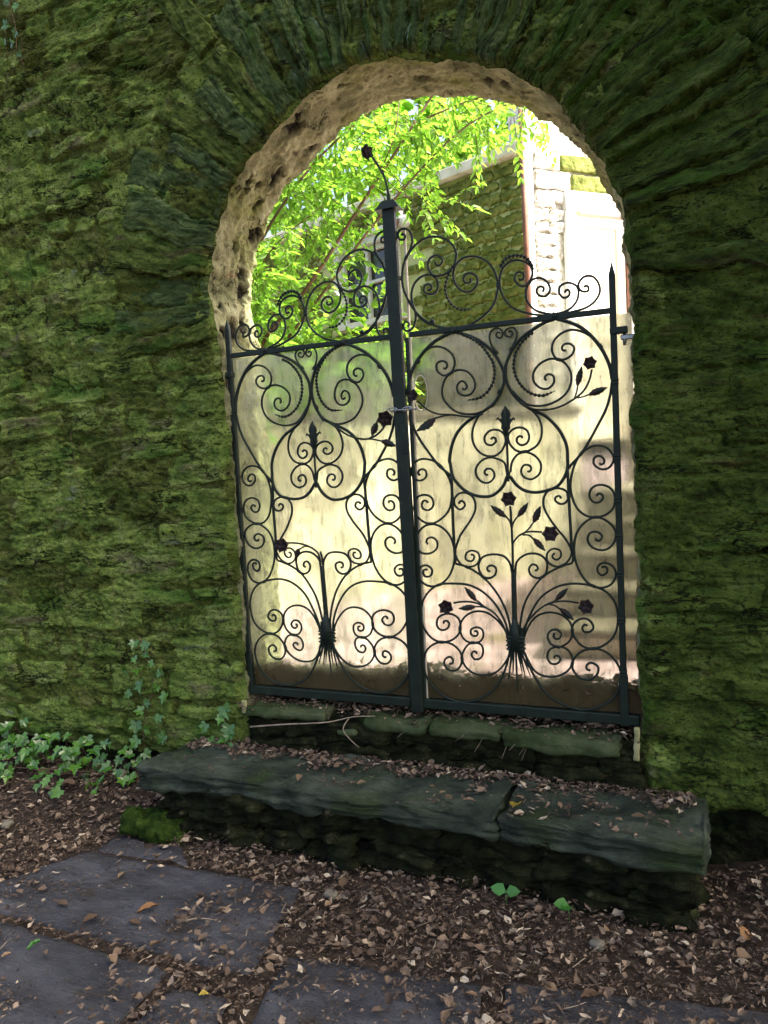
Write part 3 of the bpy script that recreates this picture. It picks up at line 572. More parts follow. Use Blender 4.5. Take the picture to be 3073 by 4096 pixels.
# ================================================================== IRON GATE
CURVES = [
('R','scroll',3.9,'1080,1951 1079,1943 1087,1935 1101,1938 1110,1955 1087,1978 1055,1970 1044,1945 1054,1912 1077,1894 1117,1894 1152,1917 1172,1964 1162,2003 1131,2038 1085,2057 1037,2057 995,2038 962,2008 935,1967 924,1917 926,1865 948,1805 980,1752 1026,1708 1086,1675 1146,1658'),
('L','scroll',3.9,'697,1943 698,1935 690,1927 676,1929 668,1945 691,1971 722,1964 732,1939 720,1904 697,1885 659,1883 627,1905 610,1952 621,1992 652,2030 698,2053 744,2055 785,2038 816,2008 841,1964 851,1909 846,1851 823,1785 790,1735 744,1697 685,1672 627,1661'),
('R','scroll',3.9,'1146,1662 1079,1679 1026,1702 989,1735 968,1783 963,1835 983,1880 1022,1902 1056,1900 1081,1877 1084,1848 1072,1824 1045,1820 1022,1837 1027,1860 1048,1863 1056,1851 1052,1840 1043,1837 1039,1841'),
('L','scroll',3.9,'627,1665 691,1675 744,1691 780,1719 803,1764 808,1818 789,1869 751,1894 717,1891 692,1866 688,1837 700,1812 726,1807 749,1823 745,1849 724,1852 716,1840 720,1828 728,1825 733,1829'),
('R','scroll',3.9,'1227,1862 1230,1855 1224,1846 1209,1846 1199,1860 1208,1881 1236,1882 1259,1858 1253,1828 1223,1807 1187,1818 1162,1850 1155,1891 1169,1927 1199,1949 1245,1951 1290,1931 1321,1899 1338,1860 1345,1822 1340,1786 1324,1744 1293,1711 1253,1685 1206,1668 1153,1660'),
('L','scroll',3.9,'555,1852 552,1845 557,1837 570,1837 581,1850 573,1869 547,1871 525,1849 529,1821 557,1801 591,1810 615,1839 623,1880 612,1914 584,1936 540,1939 498,1920 468,1890 450,1853 443,1818 446,1784 461,1746 490,1715 528,1690 571,1674 621,1663'),
('R','scroll',3.9,'1572,1665 1506,1676 1445,1696 1402,1719 1372,1757 1355,1802 1356,1851 1377,1891 1416,1907 1453,1899 1483,1876 1489,1839 1474,1810 1452,1798 1428,1811 1416,1837 1429,1857 1448,1854 1455,1839 1449,1827 1439,1826 1434,1831'),
('L','scroll',3.9,'218,1666 283,1680 344,1701 386,1724 415,1759 433,1800 433,1846 414,1884 378,1901 342,1895 313,1874 306,1839 318,1812 339,1800 363,1811 375,1835 363,1855 345,1853 338,1839 343,1827 353,1825 357,1830'),
('R','scroll',3.9,'1573,1671 1537,1680 1500,1695 1474,1720 1459,1752 1461,1782 1474,1812 1496,1824 1524,1822 1550,1800 1557,1769 1539,1749 1515,1754 1502,1773 1510,1787 1524,1789 1532,1781 1531,1772 1525,1770'),
('L','scroll',3.9,'218,1671 253,1683 289,1699 316,1724 330,1755 330,1784 318,1813 298,1825 272,1822 246,1801 238,1770 254,1750 277,1756 290,1776 283,1789 269,1791 261,1782 262,1774 268,1772'),
('R','scroll',3.9,'1573,1674 1609,1676 1639,1690 1661,1714 1669,1743 1666,1767 1648,1784 1622,1790 1597,1779 1594,1752 1611,1733 1632,1739 1635,1754 1629,1762 1621,1761 1617,1756 1619,1752'),
('L','scroll',3.9,'218,1674 185,1675 159,1688 141,1712 134,1740 138,1764 155,1782 180,1789 201,1778 203,1752 186,1733 168,1737 166,1753 172,1761 179,1761 182,1756 180,1752'),
('R','scroll',3.9,'1692,1762 1695,1767 1703,1767 1709,1759 1706,1747 1688,1747 1674,1757 1670,1775 1678,1792 1696,1805 1725,1801 1747,1773 1752,1738 1733,1705 1698,1683 1650,1674 1579,1666'),
('L','scroll',3.9,'114,1758 112,1763 105,1762 99,1754 101,1742 117,1744 131,1754 135,1772 129,1788 112,1800 85,1794 63,1766 58,1730 74,1699 105,1679 148,1671 213,1666'),
('R','scroll',3.9,'923,1905 931,1955 947,1991 970,2026 979,2063 970,2096 943,2113 921,2107 914,2089 923,2070 942,2069 947,2081 941,2090 933,2090 930,2086'),
('L','scroll',3.9,'851,1895 844,1951 830,1990 809,2026 801,2064 811,2098 838,2116 860,2111 866,2092 856,2073 838,2071 834,2083 839,2092 847,2093 850,2088'),
('R','scroll',3.9,'929,1852 948,1808 969,1779 978,1749 977,1717 962,1686 937,1675 919,1691 925,1713 938,1714 945,1707 944,1699 938,1697'),
('L','scroll',3.9,'843,1837 823,1789 802,1761 792,1732 793,1701 807,1672 832,1660 851,1674 844,1695 832,1697 825,1690 826,1683 831,1681'),
('R','twisted_tendril',4.2,'1159,1922 1133,1882 1119,1833 1126,1795 1147,1760 1183,1738 1232,1734'),
('L','twisted_tendril',4.2,'621,1910 643,1871 654,1823 648,1786 626,1755 592,1736 547,1734'),
('R','twisted_tendril',5.5,'1357,1885 1385,1919 1423,1927 1460,1915 1483,1891 1497,1859'),
('L','twisted_tendril',5.5,'433,1878 407,1912 372,1921 336,1911 313,1888 299,1858'),
('R','scroll',6.0,'1149,1651 1105,1638 1049,1612 1006,1578 969,1536 941,1486 927,1435 922,1396'),
('L','scroll',6.0,'625,1655 667,1640 723,1610 766,1574 805,1532 834,1483 851,1434 857,1396'),
('R','scroll',3.9,'949,1505 980,1554 1020,1586 1062,1596 1102,1584 1134,1555 1144,1519 1131,1485 1093,1469 1062,1495 1065,1523 1087,1532 1106,1523 1109,1507 1101,1498 1092,1500'),
('L','scroll',3.9,'825,1502 792,1550 752,1583 711,1596 672,1588 643,1562 636,1527 651,1493 688,1475 715,1499 711,1527 689,1537 672,1530 669,1514 678,1504 686,1505'),
('R','scroll',3.9,'1176,1408 1178,1403 1185,1402 1193,1409 1192,1422 1174,1438 1152,1422 1154,1393 1180,1376 1213,1382 1230,1409 1226,1441 1198,1476 1158,1486 1124,1475 1099,1453 1083,1409 1088,1369 1130,1318 1176,1298 1223,1295 1263,1305 1303,1327 1333,1366'),
('L','scroll',3.9,'616,1414 614,1408 607,1406 600,1414 600,1428 615,1444 637,1428 637,1398 614,1380 583,1385 566,1413 568,1448 591,1485 626,1494 658,1482 683,1459 702,1414 700,1374 664,1322 621,1300 577,1294 539,1301 500,1322 469,1363'),
('R','twisted_tendril',5.0,'1185,1633 1230,1609 1265,1580 1292,1542 1313,1503 1318,1458 1310,1421 1286,1386 1252,1363 1192,1354'),
('L','twisted_tendril',5.0,'592,1640 552,1619 522,1592 499,1557 483,1517 482,1469 491,1427 515,1386 548,1362 604,1356'),
('R','scroll',5.5,'1149,1649 1211,1626 1262,1596 1306,1554 1333,1513 1352,1468 1355,1424 1337,1375 1306,1333 1263,1305 1181,1259 1139,1217 1112,1160 1100,1095 1102,1092 1112,1032 1144,986 1188,954 1240,940 1285,944 1331,981 1353,1027'),
('L','scroll',5.5,'625,1653 568,1635 523,1608 486,1568 464,1529 450,1482 449,1431 466,1373 496,1328 539,1301 617,1262 659,1223 686,1169 698,1106 697,1103 686,1043 654,994 611,961 559,946 514,950 469,985 446,1029'),
('R','scroll',3.9,'1263,1308 1235,1278 1212,1232 1208,1187 1223,1147 1254,1119 1294,1110 1330,1129 1351,1169 1346,1201 1321,1220 1285,1219 1261,1193 1266,1167 1290,1158 1309,1171 1308,1185 1299,1190 1292,1187 1291,1182'),
('L','scroll',3.9,'539,1305 565,1277 587,1233 591,1190 576,1152 544,1124 505,1114 470,1129 450,1165 455,1196 479,1215 515,1216 538,1193 533,1169 509,1159 491,1170 492,1182 501,1188 508,1186 509,1181'),
('R','scroll',3.9,'1461,1300 1494,1257 1504,1213 1497,1170 1474,1140 1429,1123 1391,1132 1366,1165 1364,1197 1382,1218 1414,1225 1442,1211 1451,1182 1440,1158 1417,1151 1400,1164 1400,1181 1410,1189 1420,1187 1422,1180'),
('L','scroll',3.9,'350,1296 318,1252 306,1207 312,1165 333,1136 374,1120 411,1129 435,1161 438,1191 420,1211 391,1219 365,1205 355,1177 365,1153 386,1147 403,1160 403,1176 394,1184 384,1181 382,1175'),
('R','scroll',3.9,'1351,1041 1342,1081 1310,1100 1277,1106 1240,1091 1217,1058 1222,1025 1250,1000 1280,1003 1298,1029 1288,1054 1268,1059 1256,1049 1257,1037 1264,1032 1270,1035'),
('L','scroll',3.9,'448,1043 457,1083 489,1103 521,1110 559,1098 581,1065 576,1032 548,1006 518,1008 500,1033 510,1059 530,1065 542,1056 542,1043 534,1038 528,1041'),
('R','scroll',3.9,'1366,1040 1375,1083 1401,1114 1434,1121 1472,1103 1495,1067 1487,1028 1454,1007 1423,1017 1411,1042 1424,1066 1444,1066 1454,1055 1451,1043 1443,1039 1438,1042'),
('L','scroll',3.9,'434,1042 426,1083 401,1112 370,1118 334,1100 311,1065 318,1029 349,1009 379,1019 391,1043 378,1066 359,1065 350,1054 352,1043 359,1040 364,1043'),
('R','scroll',5.5,'1573,1653 1535,1645 1492,1626 1447,1601 1409,1568 1382,1527 1364,1485 1362,1436 1376,1391 1406,1345 1443,1311 1473,1291 1516,1268 1557,1228 1586,1183 1603,1133 1604,1084 1603,1048 1587,1007 1558,973 1526,960 1473,951 1424,960 1389,986 1363,1023'),
('L','scroll',5.5,'218,1654 255,1648 299,1633 345,1611 386,1581 416,1543 437,1500 443,1446 430,1394 402,1343 368,1307 338,1287 297,1263 257,1222 229,1177 212,1126 210,1078 209,1043 222,1004 248,973 279,962 330,955 378,964 411,989 437,1025'),
('R','scroll',6.0,'1573,1654 1625,1635 1672,1609 1712,1571 1745,1526 1767,1483 1783,1434 1789,1392'),
('L','scroll',6.0,'218,1655 170,1633 128,1605 92,1567 62,1520 43,1475 30,1425 27,1383'),
('R','scroll',3.9,'1762,1489 1740,1533 1706,1572 1648,1601 1606,1596 1569,1569 1557,1534 1567,1503 1583,1489 1612,1489 1639,1507 1645,1531 1628,1548 1606,1547 1598,1536 1601,1525 1609,1522 1613,1526'),
('L','scroll',3.9,'48,1482 67,1527 97,1567 150,1599 189,1596 225,1572 240,1538 233,1506 217,1491 190,1489 162,1506 155,1529 170,1547 191,1548 200,1537 198,1526 190,1522 185,1526'),
('R','scroll',3.9,'1531,1410 1525,1415 1527,1427 1541,1434 1558,1426 1561,1400 1538,1377 1507,1380 1480,1407 1478,1444 1505,1478 1548,1495 1583,1489 1608,1471 1628,1436 1629,1394 1610,1353 1573,1325 1529,1310 1486,1309 1449,1319 1419,1344 1388,1380'),
('L','scroll',3.9,'277,1413 283,1419 280,1431 266,1437 249,1427 247,1400 273,1378 303,1382 329,1412 329,1452 298,1485 252,1500 217,1491 195,1471 178,1434 180,1391 202,1349 240,1322 284,1307 326,1306 362,1317 391,1343 419,1383'),
('R','twisted_tendril',5.0,'1485,1609 1447,1582 1420,1548 1403,1506 1401,1463 1415,1419 1439,1385 1469,1361 1512,1349 1565,1363'),
('L','twisted_tendril',5.0,'307,1616 347,1593 376,1561 398,1521 403,1476 393,1426 371,1389 342,1363 300,1348 246,1361'),
('R','scroll',4.5,'928,1309 943,1255 969,1201 1005,1146 1050,1084 1108,1033'),
('L','scroll',4.5,'857,1312 845,1260 823,1207 791,1155 748,1095 690,1043'),
('R','scroll',4.5,'1789,1392 1780,1333 1761,1275 1730,1217 1693,1153 1659,1103 1606,1047'),
('L','scroll',4.5,'27,1383 38,1324 58,1266 90,1207 127,1143 159,1094 206,1042'),
('R','scroll',3.2,'1324,1546 1307,1578 1301,1610 1311,1635 1335,1644 1354,1631 1358,1612 1343,1601 1330,1612 1332,1622 1339,1626 1345,1623 1345,1619'),
('L','scroll',3.2,'470,1560 483,1592 486,1622 476,1646 452,1654 435,1642 432,1624 447,1614 458,1624 456,1634 449,1638 444,1635 444,1631'),
('R','scroll',3.2,'1390,1551 1409,1586 1417,1613 1406,1635 1385,1639 1367,1629 1369,1610 1385,1601 1398,1611 1397,1621 1390,1626 1384,1624 1384,1619'),
('L','scroll',3.2,'406,1566 384,1599 375,1624 384,1645 404,1650 423,1640 421,1623 407,1614 394,1623 394,1632 400,1637 406,1635 407,1631'),
('R','scroll',3.9,'962,1043 955,1047 954,1059 967,1069 986,1064 990,1037 963,1019 931,1032 921,1063 935,1096 971,1114 1018,1107 1053,1087 1082,1048 1101,1003 1104,951 1090,892 1057,852 1000,826 957,842 929,877 929,919 947,948 983,955 1012,939 1015,905 992,887 967,895 963,916 974,929 987,927 991,919'),
('L','scroll',3.9,'834,1050 841,1053 841,1066 828,1076 810,1072 807,1045 833,1025 863,1036 873,1067 859,1102 824,1122 779,1117 746,1098 717,1059 698,1013 695,961 710,901 743,859 798,831 840,844 867,877 866,919 848,951 813,960 786,945 783,911 805,891 830,897 833,918 822,932 810,932 806,924'),
('R','scroll',3.9,'983,735 976,745 983,760 1005,765 1026,747 1023,716 990,694 950,697 927,728 927,759 955,804 1000,825 1043,814 1081,780 1101,727 1103,675 1093,630 1067,584 1026,553 982,546 943,567 929,598 943,632 971,640 996,621 989,595 964,589 954,604 958,618 968,622 974,617'),
('L','scroll',3.9,'821,738 827,748 819,763 798,768 778,750 784,719 818,696 856,700 876,730 874,760 843,806 798,829 757,820 723,787 705,734 708,681 720,634 748,586 790,554 833,550 870,573 883,603 868,636 840,642 817,623 825,596 849,592 859,607 854,621 844,624 838,619'),
('R','scroll',5.0,'1108,1033 1106,922 1105,810 1106,705 1107,651'),
('L','scroll',5.0,'690,1043 694,931 697,818 702,711 705,657'),
('R','scroll',3.9,'1107,649 1159,634 1229,590 1282,528 1317,462 1337,389 1344,315'),
('L','scroll',3.9,'705,654 653,643 580,600 527,534 495,461 476,382 472,304'),
('R','scroll',3.5,'1106,701 1118,667 1136,645 1166,636 1201,645 1217,672 1211,697 1183,707 1158,694 1156,669 1174,660 1190,667 1193,681 1187,689 1179,688'),
('L','scroll',3.5,'703,707 693,674 676,653 645,645 609,656 591,682 597,707 625,716 651,702 654,678 637,670 620,677 616,691 622,699 630,698'),
('R','scroll',3.9,'1137,911 1137,918 1145,924 1157,919 1162,904 1141,887 1117,905 1117,936 1143,958 1181,955 1204,930 1208,889 1183,838 1134,772 1108,709'),
('L','scroll',3.9,'663,921 663,927 655,932 643,928 639,912 660,896 683,914 683,946 656,966 618,962 596,937 593,897 619,847 670,780 700,715'),
('R','scroll',3.9,'1358,603 1348,654 1322,683 1274,690 1233,679 1213,653 1213,620 1229,594 1259,587 1284,605 1287,631 1269,642 1253,637 1249,625 1255,617 1261,617'),
('L','scroll',3.9,'452,611 461,663 486,693 533,700 575,689 596,663 597,630 579,604 549,597 524,616 521,642 539,653 555,648 559,636 554,627 547,628'),
('R','scroll',3.9,'1370,603 1376,654 1406,683 1442,694 1478,687 1502,665 1505,633 1492,600 1463,589 1435,603 1429,629 1444,647 1460,643 1466,630 1461,622 1453,622'),
('L','scroll',3.9,'441,611 434,663 405,692 369,702 336,694 314,672 311,639 324,606 352,595 378,610 384,637 369,655 354,650 349,638 354,629 361,629'),
('R','scroll',3.5,'1611,703 1599,673 1571,644 1532,642 1507,665 1510,697 1535,714 1562,705 1563,680 1547,668 1533,673 1529,684 1534,692 1541,692'),
('L','scroll',3.5,'205,709 218,678 247,649 285,648 309,672 305,704 280,720 253,710 254,686 270,674 284,679 287,691 281,698 275,698'),
('R','scroll',3.9,'1614,697 1609,656 1571,643 1492,600 1444,546 1405,479 1381,383 1374,316'),
('L','scroll',3.9,'202,703 208,661 247,648 324,606 371,549 408,479 433,375 443,305'),
('R','scroll',5.0,'1603,1048 1605,936 1607,810 1611,697'),
('L','scroll',5.0,'209,1043 203,933 205,811 205,703'),
('R','scroll',3.9,'1570,922 1571,928 1564,934 1553,930 1548,917 1566,901 1590,905 1603,930 1592,954 1558,966 1526,960 1502,929 1501,890 1519,847 1552,797 1585,754 1610,708'),
('L','scroll',3.9,'236,922 235,928 241,934 252,931 258,918 240,901 217,904 205,926 215,952 248,966 279,962 302,932 304,894 288,851 259,800 229,759 206,714'),
('R','scroll',3.9,'1731,1063 1733,1058 1742,1057 1749,1065 1747,1079 1727,1092 1709,1081 1710,1057 1736,1037 1765,1041 1785,1071 1780,1098 1758,1123 1725,1133 1692,1126 1659,1102 1636,1067 1621,1026 1613,978 1618,929 1637,880 1670,851 1710,843 1750,853 1780,883 1785,931 1766,962 1730,974 1697,961 1687,931 1702,906 1725,904 1740,922 1735,935 1724,939 1717,934 1718,928'),
('L','scroll',3.9,'89,1054 86,1049 78,1048 71,1057 74,1070 93,1083 110,1072 109,1048 84,1028 56,1033 38,1062 42,1089 64,1113 95,1123 127,1117 158,1094 179,1061 191,1021 196,974 190,925 174,876 145,847 108,840 69,853 40,883 36,928 54,957 87,967 119,954 127,924 114,900 92,898 78,917 83,929 93,932 99,927 99,921'),
('R','scroll',3.9,'1708,758 1708,751 1716,747 1727,752 1731,767 1711,784 1684,778 1674,753 1689,722 1726,708 1759,718 1783,753 1781,794 1749,829 1710,843 1676,830 1641,796 1622,747 1620,683 1632,634 1658,585 1691,559 1728,554 1762,569 1781,607 1770,642 1741,656 1714,645 1710,621 1726,605 1746,617 1748,633 1740,641 1730,640 1728,634'),
('L','scroll',3.9,'109,766 109,760 101,756 90,762 87,776 106,790 132,782 142,759 127,730 91,719 59,732 36,769 38,805 70,832 108,840 139,828 173,797 192,751 196,689 185,638 159,584 125,554 89,548 56,564 37,609 47,648 76,663 103,650 107,623 91,606 71,620 69,637 77,647 86,645 89,638'),
('R','scroll',3.9,'1328,292 1324,373 1280,468 1222,527 1163,554 1101,560 1026,553 977,522 942,467 934,389 956,336 986,306 1026,294 1074,306 1106,334 1116,373 1109,403 1083,421 1048,422 1015,404 1007,369 1024,350 1052,355 1065,377 1057,390 1045,391 1039,385 1041,379'),
('L','scroll',3.9,'488,281 490,366 531,469 587,533 649,560 713,564 790,554 838,528 870,484 875,415 850,359 818,324 778,306 732,313 701,338 692,375 699,406 727,426 762,430 794,416 800,384 781,362 754,364 742,384 750,398 762,401 768,395 766,389'),
('R','scroll',3.7,'1180,348 1184,352 1191,349 1194,340 1187,330 1166,333 1164,356 1189,368 1213,360 1219,335 1205,308 1170,298 1140,305 1121,327 1114,361 1125,396 1157,427 1203,440 1248,430 1292,394 1320,351 1334,292'),
('L','scroll',3.7,'629,347 625,350 619,347 616,338 623,329 643,333 645,356 621,367 598,357 593,332 606,306 640,298 669,308 686,330 694,364 684,398 653,428 607,440 562,429 521,389 495,342 483,282'),
('R','scroll',3.9,'1336,292 1326,239 1305,178 1273,116 1225,67 1162,35 1100,27 1037,41 983,80 945,132 936,187 947,242 981,279 1026,294 1073,287 1107,258 1117,224 1107,189 1083,168 1051,170 1033,192 1038,216 1062,229 1074,217 1073,203 1064,197 1057,201'),
('L','scroll',3.9,'481,282 492,231 515,174 551,116 601,72 665,44 726,39 785,58 835,101 868,156 873,211 860,265 824,297 778,306 733,295 703,265 696,232 708,199 732,180 762,184 778,207 771,230 747,240 737,228 739,215 748,210 754,214'),
('R','scroll',3.7,'1343,292 1323,239 1291,192 1252,164 1206,155 1160,165 1131,190 1117,224 1126,259 1151,291 1178,299 1206,292 1215,263 1202,232 1175,225 1162,242 1166,256 1177,260 1184,256 1184,249'),
('L','scroll',3.7,'474,282 496,231 529,188 569,163 614,158 658,172 685,199 696,232 685,265 659,293 633,300 606,290 599,262 614,233 640,228 652,246 647,259 636,262 629,257 630,251'),
('R','scroll',3.9,'1384,294 1397,354 1425,428 1471,503 1529,547 1586,566 1641,568 1691,559 1741,537 1776,489 1784,433 1773,370 1741,326 1683,298 1639,307 1609,341 1600,370 1608,402 1643,423 1673,415 1686,387 1672,369 1648,368 1641,383 1647,395 1657,397 1662,392'),
('L','scroll',3.9,'433,283 418,345 389,424 345,503 288,549 233,567 177,566 125,554 77,528 44,473 39,414 54,354 87,317 143,296 183,306 211,339 220,366 213,398 178,416 149,406 138,378 152,362 175,363 181,378 175,389 165,390 161,384'),
('R','scroll',3.7,'1529,353 1523,350 1522,341 1531,332 1546,335 1554,353 1537,371 1512,367 1497,344 1507,311 1538,298 1566,307 1592,333 1600,370 1591,405 1560,433 1511,444 1461,430 1424,392 1398,332 1391,295'),
('L','scroll',3.7,'286,348 292,345 292,336 283,328 269,331 262,349 279,366 303,362 317,338 306,306 275,294 248,304 227,331 220,366 229,401 258,429 305,441 354,426 391,385 417,322 425,284'),
('R','scroll',3.9,'1383,287 1400,258 1410,222 1444,150 1492,87 1561,48 1630,35 1699,52 1755,92 1783,151 1788,208 1766,256 1727,290 1683,298 1638,285 1606,255 1595,225 1601,197 1628,169 1669,168 1697,195 1698,224 1671,238 1655,228 1653,213 1661,206 1669,208'),
('L','scroll',3.9,'433,276 416,249 407,214 378,148 336,89 274,54 210,42 143,57 87,95 56,151 48,205 66,251 102,285 143,296 183,285 211,256 222,227 219,200 197,173 160,172 132,197 130,225 154,240 169,231 171,216 164,209 157,210'),
('R','scroll',3.7,'1380,294 1400,251 1438,186 1480,167 1530,170 1573,195 1595,229 1593,261 1573,290 1538,298 1502,282 1492,248 1507,224 1532,225 1547,244 1540,257 1528,259 1522,253 1523,247'),
('L','scroll',3.7,'437,283 417,242 381,182 339,166 289,171 245,197 222,231 223,262 242,289 275,294 311,277 321,244 308,221 283,224 267,243 273,255 285,256 291,250 290,244'),
('R','stem',4.0,'1357,1210 1356,1045 1356,1030 1357,1001'),
('L','stem',4.0,'444,1204 444,1047 443,1033 443,1005'),
('R','stalk',8.5,'1363,625 1360,478 1359,330'),
('L','stalk',8.5,'447,633 452,478 457,319'),
('R','bundle_tine',3.8,'1339,374 1335,277 1305,178'),
('L','bundle_tine',3.8,'475,366 482,267 515,174'),
('R','bundle_tine',3.8,'1346,374 1343,277 1322,142'),
('L','bundle_tine',3.8,'468,366 475,267 500,139'),
('R','bundle_tine',3.8,'1354,374 1350,278 1343,166'),
('L','bundle_tine',3.8,'461,366 467,267 478,161'),
('R','bundle_tine',3.8,'1363,375 1359,278 1359,88'),
('L','bundle_tine',3.8,'452,366 458,268 468,88'),
('R','bundle_tine',3.8,'1371,375 1367,279 1383,176'),
('L','bundle_tine',3.8,'444,367 450,268 438,170'),
('R','bundle_tine',3.8,'1380,375 1376,279 1396,154'),
('L','bundle_tine',3.8,'435,367 441,268 425,151'),
('R','bundle_tine',3.8,'1387,376 1383,279 1419,163'),
('L','bundle_tine',3.8,'428,367 434,269 402,159'),
('R','bundle_tine',3.8,'1343,374 1339,277 1314,209'),
('L','bundle_tine',3.8,'472,366 478,267 505,203'),
('R','bundle_tine',3.8,'1383,376 1379,279 1413,200'),
('L','bundle_tine',3.8,'432,367 437,269 406,194'),
('R','rose_stem',3.4,'1418,1328 1467,1299 1523,1290 1578,1297 1633,1321 1675,1351 1700,1391 1713,1437'),
('R','leaf_stem',2.6,'1639,1323 1650,1350 1656,1376'),
('R','leaf_stem',2.6,'1654,1328 1678,1332 1702,1339'),
('R','rose_stem',3.4,'1262,1294 1222,1282 1169,1289 1122,1298 1061,1306 1014,1329 975,1366'),
('R','leaf_stem',3.0,'1122,1297 1081,1294 1045,1287'),
('R','rose_stem',4.0,'1363,617 1365,741 1364,828 1362,897'),
('R','leaf_stem',3.0,'1364,799 1358,832 1340,857'),
('R','leaf_stem',3.0,'1364,799 1374,828 1392,853'),
('R','rose_stem',3.2,'1365,737 1395,772 1432,787 1492,786'),
('R','leaf_stem',3.0,'1399,773 1428,791 1457,825'),
('R','leaf_stem',3.0,'1410,775 1438,772 1455,756'),
('R','rose_stem',3.4,'1333,307 1313,377 1278,431 1235,460 1190,479 1136,482 1093,475'),
('R','leaf_stem',3.0,'1231,461 1213,478 1199,489'),
('R','leaf_stem',3.0,'1257,449 1227,461 1191,462'),
('R','rose_stem',3.4,'1381,309 1397,369 1425,414 1469,459 1513,486 1569,496 1631,491'),
('R','leaf_stem',3.0,'1495,476 1516,486 1537,498'),
('R','leaf_stem',3.0,'1509,482 1534,477 1553,463'),
('L','rose_stem',3.4,'449,654 439,696 403,724 357,740 309,746 277,745'),
('L','leaf_stem',3.0,'411,722 372,729 339,714 322,696'),
('L','stem',4.0,'452,640 450,675 443,703'),
('L','rose_stem',3.6,'534,1306 584,1269 634,1237 678,1222 721,1217 766,1231 799,1256 815,1278'),
('L','leaf_stem',3.0,'714,1216 740,1223 751,1235'),
('L','leaf_stem',3.0,'707,1218 750,1214 793,1203')]
